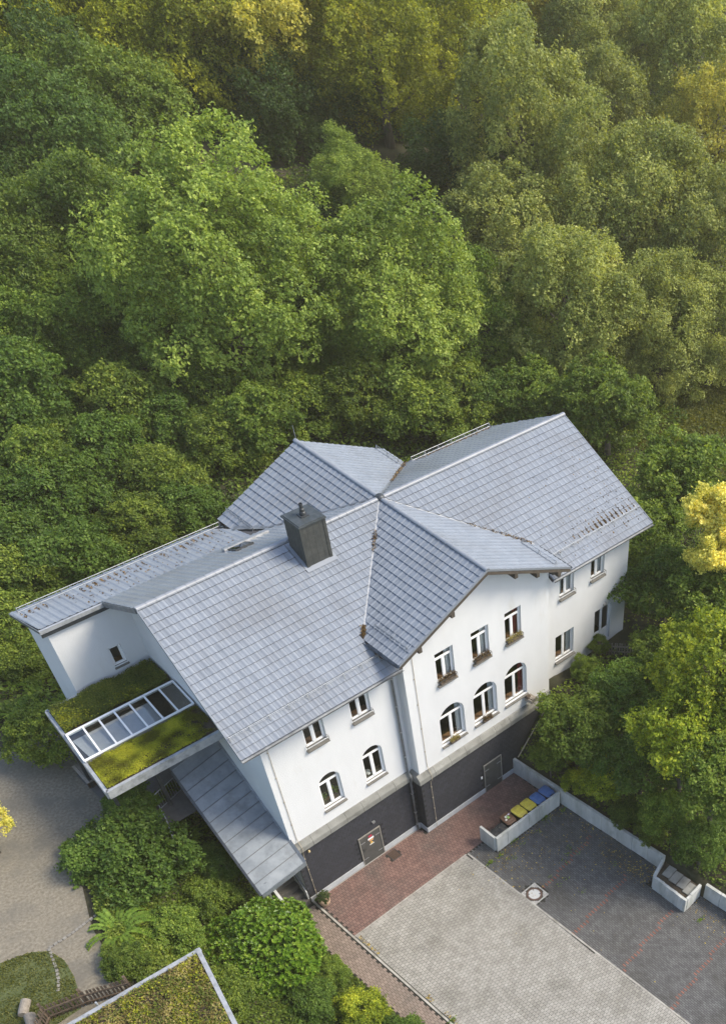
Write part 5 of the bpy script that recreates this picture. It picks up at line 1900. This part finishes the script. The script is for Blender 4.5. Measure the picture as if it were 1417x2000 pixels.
for a in ((1150, 70, 15, 4.6), (1335, 120, 15.5, 5.4), (1410, 20, 16, 5), (720, -60, 16, 6), (950, -60, 16, 6), (1200, -80, 16, 6), (350, -60, 17, 6), (60, -60, 17, 6)):
    tree(*a, 'olive_b', 'hazy olive tree along the far edge of the wood', GT)

# the ivy bank and scrub behind the house
tree(800, 690, 8.2, 2.5, 'mid_b', 'low mid green tree under the round pale green tree')
tree(690, 700, 8.4, 2.3, 'linden_b', 'low pale green tree between the huge tree and the round pale tree')
tree(1190, 700, 8.2, 2.4, 'olive_b', 'low olive tree at the edge of the shaded meadow')
GB = 'ivy green shrubs on the bank behind the house'
for a in ((60, 860, 8, 2.5), (30, 780, 9.5, 2.7), (120, 990, 7.5, 2.3), (215, 900, 7.5, 2.1), (250, 800, 8.5, 2.3), (345, 830, 8, 2.0), (325, 950, 7.3, 1.9), (440, 880, 7.6, 2.0), (150, 1100, 7, 2.1), (270, 1040, 6.8, 1.8),
          (20, 1110, 7, 2.3), (600, 800, 8, 2.0), (700, 790, 8.4, 2.1), (830, 820, 8, 2.2), (900, 790, 8, 2.2), (430, 770, 8.6, 2.1), (370, 1000, 6.8, 1.7), (40, 1000, 7.4, 2.2), (960, 790, 7.8, 2.0)):
    tree(*a, random.choice(('bush_a', 'bush_b', 'bush_b')), 'dense ivy green shrub on the bank behind the house', GB, cat='shrub')
tree(75, 905, 8.6, 1.8, 'bush_c', 'brighter green shrub standing out of the ivy bank behind the low roof', cat='shrub')
tree(510, 830, 8.4, 2.2, 'bush_c', 'light green climbing shrub against the back gable roof', cat='shrub')
tree(1060, 790, 8.0, 2.3, 'maple_c', 'leafy maple sapling behind the ridge end of the right wing', cat='tree')
tree(1190, 800, 8.8, 2.6, 'maple_c', 'slender maple with a bare lower trunk beyond the right wing', cat='tree')
# right side of the house
tree(1335, 960, 8.6, 2.9, 'maple_c', 'mid green maple beside the right gable end', cat='tree')
tree(1265, 1050, 7.6, 2.2, 'maple_c', 'low maple against the right end wall of the house', cat='tree')
tree(1300, 1160, 7.0, 2.3, 'bush_a', 'dark shrub on the bank right of the garden door', cat='shrub')
tree(1385, 1180, 8.0, 2.4, 'maple_c', 'mid green maple under the pale sunlit maple', cat='tree')
tree(1412, 1015, 11.5, 1.8, 'maple_b', 'pale yellow sunlit maple top against the dark trees', cat='tree')
tree(1405, 1085, 10.5, 1.5, 'maple_b', 'lower pale yellow sunlit maple branch over the bank', cat='tree')
tree(1395, 1310, 9.0, 2.7, 'maple_a', 'tall bright yellow green maple above the retaining wall', cat='tree')
tree(1340, 1440, 7.4, 2.1, 'maple_a', 'bright yellow green maple leaning over the retaining wall', cat='tree')
tree(1400, 1520, 6.6, 2.1, 'maple_c', 'mid green maple above the palisade planter', cat='tree')
tree(1130, 1425, 4.6, 1.9, 'bush_c', 'rounded green bush against the slate wall at the head of the retaining wall', cat='shrub')
tree(1215, 1370, 5.2, 1.8, 'bush_a', 'dark green bush below the grey picket fence', cat='shrub')
tree(1145, 1310, 4.6, .8, 'bush_c', 'small bush at the foot of the white wall below the square window', cat='shrub')
tree(1168, 1262, 4.75, .55, 'bush_c', 'leafy sapling in front of the garden door', cat='shrub')
tree(1255, 1500, 4.0, 1.7, 'bush_a', 'green bush behind the middle of the retaining wall', cat='shrub')
tree(1185, 1520, 2.9, 1.2, 'bush_d', 'yellow green low bush behind the retaining wall near the bins', cat='shrub')
tree(1300, 1590, 3.0, 1.3, 'bush_c', 'green bush spilling towards the palisade planter', cat='shrub')
tree(1370, 1650, 2.8, 1.4, 'bush_a', 'dense green bush hanging over the palisade planter', cat='shrub')
tree(1290, 1300, 5.8, 1.7, 'maple_c', 'young maple below the grey picket fence', cat='tree')
tree(1075, 1475, 2.7, .95, 'bush_c', 'small green bush by the joint of slate wall and retaining wall', cat='shrub')
tree(1130, 1530, 1.9, .8, 'bush_d', 'yellow green sprig bush spilling on the retaining wall beside the blue bins', cat='shrub')
tree(1225, 1590, 1.9, .85, 'bush_a', 'low green bush leaning over the middle of the retaining wall', cat='shrub')
tree(1160, 1470, 4.0, 1.3, 'bush_a', 'dark green bush behind the small bush at the slate wall', cat='shrub')
tree(1270, 1630, 1.7, .7, 'bush_c', 'tuft of green leaves over the retaining wall near the palisade planter', cat='shrub')
# left side and front garden
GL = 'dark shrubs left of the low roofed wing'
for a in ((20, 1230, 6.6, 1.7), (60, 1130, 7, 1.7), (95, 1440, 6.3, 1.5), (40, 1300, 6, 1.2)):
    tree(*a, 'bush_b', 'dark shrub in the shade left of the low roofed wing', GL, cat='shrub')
tree(265, 1690, 4.9, 2.1, 'bush_a', 'large spreading green shrub at the edge of the gravel', cat='shrub')
tree(215, 1690, 4.9, 1.4, 'bush_a', 'lower spreading half of the shrub reaching over the gravel', cat='shrub')
tree(258, 1575, 6.1, .95, 'bush_a', 'rose bush under the front corner of the porch roof', cat='shrub')
tree(345, 1850, 3.6, 1.15, 'bush_c', 'grey green upright shrub beside the planted shed', cat='shrub')
tree(265, 1915, 4.2, .75, 'bush_c', 'feathery green shrub beside the brown picket fence', cat='shrub')
tree(410, 1760, 2.8, 1.1, 'bush_c', 'yellow green leafy shrub between the laurel and the spreading shrub', cat='shrub')
tree(430, 1690, 3.2, .9, 'bush_a', 'low leafy shrub beside the stair canopy', cat='shrub')
tree(645, 1905, .9, .75, 'bush_c', 'low feathery shrub at the edge of the footpath beside the laurel', cat='shrub')
tree(600, 1965, 1.3, 1.2, 'bush_a', 'dark low shrub in front of the laurel', cat='shrub')
tree(705, 1975, .9, 1.0, 'bush_d', 'yellow green low shrub leaning over the footpath', cat='shrub')
tree(790, 2030, .8, 1.0, 'bush_a', 'low green shrub further along the footpath', cat='shrub')
tree(-38, 1615, 7.0, .9, 'maple_b', 'pale leaved branch reaching over the gravel terrace', cat='shrub')
tree(450, 1990, 2.0, 1.2, 'bush_b', 'dark shrub beside the planted shed corner', cat='shrub')

# cherry laurel ball
def laurel():
    p = at(520, 1858, 2.5)
    t = empty('laurel_bush', (p[0], p[1], gf(p[0], p[1])), label='big rounded cherry laurel bush with glossy bright leaves beside the footpath', cat='shrub')
    R = np.random.default_rng(5)
    n = 3600
    d = norm(R.normal(size=(n, 3)))
    d = d[d[:, 2] > -.65]
    lob = 1 + .10 * np.sin(d[:, 0] * 7 + 1) * np.sin(d[:, 1] * 6) + .07 * np.sin(d[:, 2] * 9 + d[:, 0] * 5) + R.normal(size=len(d)) * .035
    C = d * lob[:, None] * np.array([2.15, 2.15, 1.75])
    Ps, Ns, Ts, tn = [], [], [], []
    for c, o in zip(C, d):
        ax = o * .6 + np.array([0, 0, .55]) + R.normal(size=3) * .25
        ax /= np.linalg.norm(ax)
        a = np.cross(ax, R.normal(size=3))
        a /= np.linalg.norm(a)
        b = np.cross(ax, a)
        tb = R.uniform(.2, .7)
        for k in range(7):
            th = 2 * math.pi * k / 7 + R.uniform(-.25, .25)
            dr = a * math.cos(th) + b * math.sin(th)
            T = dr * .8 + ax * R.uniform(.35, 1.2)
            T /= np.linalg.norm(T)
            Ps.append(c + T * .075)
            Ts.append(T)
            Ns.append(ax * .9 - dr * .45)
            tn.append(np.clip(tb + R.normal() * .15, 0, 1))
    P, N, T = np.array(Ps), norm(np.array(Ns)), np.array(Ts)
    N = norm(N - T * np.sum(N * T, 1)[:, None])
    z = 2.5 - gf(p[0], p[1])
    inst('crown', leaf_mesh('crown_laurel', P + np.array([0, 0, z]), N, .155, L_LAUREL, np.array(tn), aspect=.42, T=T, fold=.06), t, local=True)
    inst('stem', TRUNKS[0], t, m=Matrix.Diagonal((1.8, 1.8, z, 1)), local=True)
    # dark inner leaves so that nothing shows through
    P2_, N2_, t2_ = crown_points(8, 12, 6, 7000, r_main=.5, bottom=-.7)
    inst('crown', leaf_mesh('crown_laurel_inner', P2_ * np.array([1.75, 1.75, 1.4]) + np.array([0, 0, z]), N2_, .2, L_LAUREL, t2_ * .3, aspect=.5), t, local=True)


laurel()

# ferns
def stalked(name, V, Fc, line, nleaf):
    """leaflets joined to a midrib"""
    nb = len(V)
    rib = np.array([(x, s * .008, z) for x, z in line for s in (-1, 1)])
    k = len(line)
    rf_ = np.array([q for i in range(k - 1) for q in ((nb + 2 * i, nb + 2 * i + 2, nb + 2 * i + 3), (nb + 2 * i, nb + 2 * i + 3, nb + 2 * i + 1))])
    con = []
    for i in range(nleaf):                       # each leaflet's base sits on the rib
        j = min(k - 1, i // 2)
        con.append((4 * i, nb + 2 * j, nb + 2 * j + 1))
    return np_mesh(name, np.concatenate([V, rib]), np.concatenate([Fc, rf_, np.array(con)]), L_FERN, np.concatenate([np.repeat(rng.random(nleaf) * .6 + .2, 4), np.full(2 * k, .4)]), 'tint')


def frond_mesh():
    Ps, Ns, Ts, ss = [], [], [], []
    n = 22
    for i in range(n):
        f = i / (n - 1)
        x = f * 1.0
        z = .42 * math.sin(f * 2.2) - .15 * f * f
        w = .22 * math.sin(min(1, f * 1.25 + .12) * math.pi * .92) + .02
        for s in (-1, 1):
            Ps.append((x + .02, s * w * .5, z - .02))
            Ts.append((.25, s, -.15))
            Ns.append((-.2, -s * .1, 1))
            ss.append(w)
    P, N, T = np.array(Ps), norm(np.array(Ns)), norm(np.array(Ts))
    V, Fc = leaf_arrays(P, N, np.array(ss), .26, .04, T, jitter=.05)
    return stalked('frond', V, Fc, [(f * 1.02, .42 * math.sin(f * 2.2) - .15 * f * f) for f in np.linspace(0, 1, n)], len(P))


fme = frond_mesh()


def fern(u, v, z, s, label, group=None):
    p = at(u, v, z)
    t = empty('fern', (p[0], p[1], gf(p[0], p[1]) + .05), label=label, cat='fern', group=group)
    for k in range(11):
        inst('frond', fme, t, m=Matrix.Rotation(2 * math.pi * k / 11 + random.uniform(-.25, .25), 4, 'Z') @ Matrix.Rotation(random.uniform(-.35, .1), 4, 'Y') @ Matrix.Diagonal((s * random.uniform(.8, 1.15),) * 3).to_4x4(), local=True)


for u, v, z, s in ((40, 1330, 5.8, 1.0), (75, 1310, 5.8, .9), (30, 1390, 5.6, 1.0), (70, 1360, 5.6, .9)):
    fern(u, v, z, s, 'yellow green fern in the shade left of the low roofed wing', 'ferns left of the low roofed wing')
fern(375, 1650, 3.6, .8, 'fern on the ivy bank under the stair canopy edge')
fern(270, 1915, 4.0, .9, 'fern at the edge of the gravel by the brown fence')

# arching sprays of the shrub by the gravel
sp_o = empty('arching_shrub', tuple(at(238, 1825, 5.15)), label='arching shrub with long leafy sprays drooping over the gravel edge', cat='shrub')
def spray_mesh():
    Ps, Ns, Ts = [], [], []
    for i in range(26):
        f = i / 25
        for s in (-1, 1):
            Ps.append((f * 1.1, s * .07, .5 * math.sin(f * 2.4) - .35 * f * f))
            Ts.append((.3, s, -.3))
            Ns.append((-.2, 0, 1))
    P, N, T = np.array(Ps), norm(np.array(Ns)), norm(np.array(Ts))
    V, Fc = leaf_arrays(P, N, .13, .5, .06, T)
    return stalked('spray', V, Fc, [(f * 1.12, .5 * math.sin(f * 2.4) - .35 * f * f) for f in np.linspace(0, 1, 26)], len(P))


sme = spray_mesh()
for k in range(13):
    inst('spray', sme, sp_o, m=Matrix.Rotation(2 * math.pi * k / 13 + random.uniform(-.2, .2), 4, 'Z') @ Matrix.Diagonal((random.uniform(1.0, 1.45),) * 3).to_4x4(), local=True)

# ground covers
gzv = lambda x, y: ground_z(x, y)
def cover(name, n, reg_, size, m, label, dens=None, h=.35, seed=1, lum=.5):
    return carpet(name, n, reg_, lambda x, y: gzv(x, y) + .25 * lump(x, y, 1.1, seed), size, m, label,
                  tint=lambda x, y: np.clip(.1 + .6 * lump(x, y, lum, seed + 3) + rng.normal(size=len(x)) * .2, 0, 1), density=dens, height=h, upr=.6)


inhouse = lambda x, y: ~((x > -3.0) & (x < 22.0) & (y > -.7) & (y < 11.1))
cover('ivy_cover', 120000, (-10, 40, 10.6, 44), .21, L_IVY, 'ivy and scrub leaves covering the bank behind the house', lambda x, y: inhouse(x, y) & ~((x < -2.6) & (y < 13)), .5, 1)
cover('bank_cover', 60000, (12.6, 34, -19, 12), .17, L_IVY, 'leafy ground cover on the bank above the retaining wall', lambda x, y: inhouse(x, y) & (x > wallx(y) + .35) & ~((x > 19.4) & (x < 23.5) & (y > -3.2) & (y < 1.5) & (rng.random(len(x)) < .8)) & ~((x < 13.5) & (y < -10.7) & (y > -13.4)), .3, 2)
cover('bank_cover', 70000, (-9.0, -1.28, -14, 5.4), .13, L_IVY, 'ivy ground cover on the garden bank beside the outside stair', lambda x, y: (x > terrace_x(y) + .25), .25, 4)
# grass
carpet('grass', 15000, (-13, -9.6, -1.8, 2.2), lambda x, y: np.full_like(x, TERR + .045), .065, L_GRASS, 'short grass of the lawn corner by the gravel', upr=1.4,
       density=lambda x, y: (x < np.interp(y, [-1.8, -.4, .5, 1.25, 1.7, 2.1], [-10.3, -9.75, -9.6, -9.75, -10.3, -11.5])) * (.15 + .7 * lump(x, y, 2.5, 2)), height=.05)
carpet('meadow_grass', 30000, (34.5, 48, 2, 14), lambda x, y: gzv(x, y) + .05, .22, L_GRASS, 'shaded meadow grass glimpsed beyond the right wing', upr=1.4, height=.12)

# fallen leaves: parking bays, kerb, roofs
def litter(name, P, size, m=L_BROWN, label=None, parent=None, Nrm=None):
    N = norm(rng.normal(size=P.shape) * .35 + (np.array([0, 0, 1.0]) if Nrm is None else Nrm))
    o = inst(name, leaf_mesh(name, P, N, size, m, aspect=.7), parent)
    o['kind'] = 'stuff'
    if label:
        o['label'] = label
    return o


pp = []
for cx_, cy_, sx, sy, n in ((12.2, -8.6, .5, .9, 150), (12.5, -10.0, .35, .5, 150), (10.5, -6.2, 1.6, 1.2, 90), (9.0, -5.2, 1.0, .8, 60), (12.5, -5.5, .3, 1.2, 60), (12.6, -14.6, .5, .8, 70), (8.3, -4.6, .6, .3, 40), (7.6, -4.6, .5, .6, 30), (10.5, -4.25, 1.6, .12, 60), (10, -9, 2.2, 3, 60)):
    pp.append(np.c_[rng.normal(cx_, sx, n), rng.normal(cy_, sy, n), rng.uniform(.006, .03, n)])
y_ = rng.uniform(-15, -3.2, 520)
pp.append(np.c_[.20 + np.abs(rng.normal(0, .07, 520)), y_, rng.uniform(.008, .05, 520)][lump(y_, y_ * 0, 1.3, 7) > .45])
PP = np.concatenate(pp)
PP = PP[(PP[:, 0] < wallx(PP[:, 1]) - .05) & ~((PP[:, 0] > 8.1) & (PP[:, 1] > -4.05))]
L_AUT = leaf_mat('leaf_autumn', (0.055, 0.032, 0.016), (0.15, 0.095, 0.035), (0.33, 0.25, 0.075), trans=.1, vary=.05)
litter('fallen_leaves', PP, .075, L_AUT, label='brown and yellow leaves lying on the paving')
weed = []
for cx_, cy_, n in ((.24, -9.6, 60), (7.5, -4.3, 50), (9.3, -4.12, 40), (11.5, -4.12, 50), (12.3, -14.2, 40), (8.2, -4.3, 40), (12.6, -4.4, 50)):
    weed.append(np.c_[rng.normal(cx_, .12, n), rng.normal(cy_, .05, n), rng.uniform(.01, .14, n)])
for k in range(14):
    weed.append(np.c_[rng.normal(rng.uniform(8, 12.5), .1, 12), rng.normal(rng.uniform(-9, -4.4), .1, 12), rng.uniform(.008, .03, 12)])
weed = np.concatenate(weed)
litter('weeds', weed[weed[:, 0] < wallx(weed[:, 1]) - .03], .07, L_FERN, label='small weeds growing in the paving joints', Nrm=np.array([0, 0, .4]))


def on_roof(fc, x, y, h=.06):
    z = fc.o.z - (fc.n.x * (x - fc.o.x) + fc.n.y * (y - fc.o.y)) / fc.n.z
    return np.c_[x, y, z + h]


rp = []
fr_ = F['front_right']
n = 520
x = 22.3 - np.abs(rng.normal(0, 2.0, n))
y = rng.uniform(-.4, 4.6, n)
k = (x < 22.2) & (rng.random(n) < np.exp(-(y - .2) / 2.2))
x = np.round((x[k] - .07) / .3) * .3 + rng.normal(0, .02, k.sum())
rp.append(on_roof(fr_, x, y[k]))
n = 420
x = rng.normal(20.1, 1.0, n)
x = np.round(x / .3) * .3 + rng.normal(0, .03, n)
rp.append(on_roof(fr_, np.minimum(x, 22.2), .16 + np.abs(rng.normal(0, .22, n))))
f_ = rng.random(260) ** .5
rp.append(on_roof(fr_, XG + (XR - XG) * f_ + rng.normal(0, .05, 260), YR + (VFY - YR) * f_ + rng.normal(0, .05, 260), .09)[f_ > .55])
f_ = rng.random(330)
f_ = np.where(f_ < .75, .93 + .07 * f_ / .75, .25 + .15 * (f_ - .75) / .25)
rp.append(on_roof(F['front_left'], XG + (XL - XG) * f_ + rng.normal(0, .04, 330), YR + (VFY - YR) * f_ + rng.normal(0, .04, 330), .10))
n = 240
rp.append(on_roof(F['front_left_end'], rng.normal(XL + .05, .05, n), rng.uniform(-.2, VFY, n), .09))
n = 600
x = rng.uniform(-2.7, 6.3, n)
x = np.round(x / .3) * .3 + rng.normal(0, .03, n)
y = 10.55 - np.abs(rng.normal(0, .28, n))
k = rng.random(n) < lump(x, y * 0, 2.2, 31) * 1.1
rp.append(on_roof(F['low_back'], x[k], y[k]))
n = 150
x = rng.uniform(-1, 6, n)
rp.append(on_roof(F['low_back'], x, rng.uniform(8.7, 10.4, n)))
n = 330
rp.append(on_roof(F['back_right'], rng.uniform(15.9, 20.9, n), 9.1 - np.abs(rng.normal(0, .14, n))))
f_ = rng.random(200) * .6 + .4
rp.append(on_roof(F['back_right'], XG + 4.55 * f_ + rng.normal(.05, .06, 200), YR + 4.1 * f_ + rng.normal(0, .06, 200), .1))
n = 130
rp.append(np.c_[rng.normal(6.42, .05, n), rng.uniform(9.4, 11, n), np.full(n, cz(6.42) - .05)])
litter('roof_leaves', np.concatenate(rp), .075, label='brown fallen leaves caught on the roof tiles and valleys')

# ================================================================ air
hz = MB().box(-430, -330, -2.0, 930, 930, 44.0)
hm = bpy.data.materials.new('haze')
hm.use_nodes = True
hn = hm.node_tree
hn.nodes.remove(hn.nodes['Principled BSDF'])
hv = hn.nodes.new('ShaderNodeVolumePrincipled')
hv.inputs['Color'].default_value = (1.0, 0.91, 0.64, 1)
hv.inputs['Density'].default_value = 0.0005
hv.inputs['Anisotropy'].default_value = 0.15
hn.links.new(hv.outputs[0], hn.nodes['Material Output'].inputs['Volume'])
ho = hz.build('haze', hm)
ho['kind'] = 'stuff'
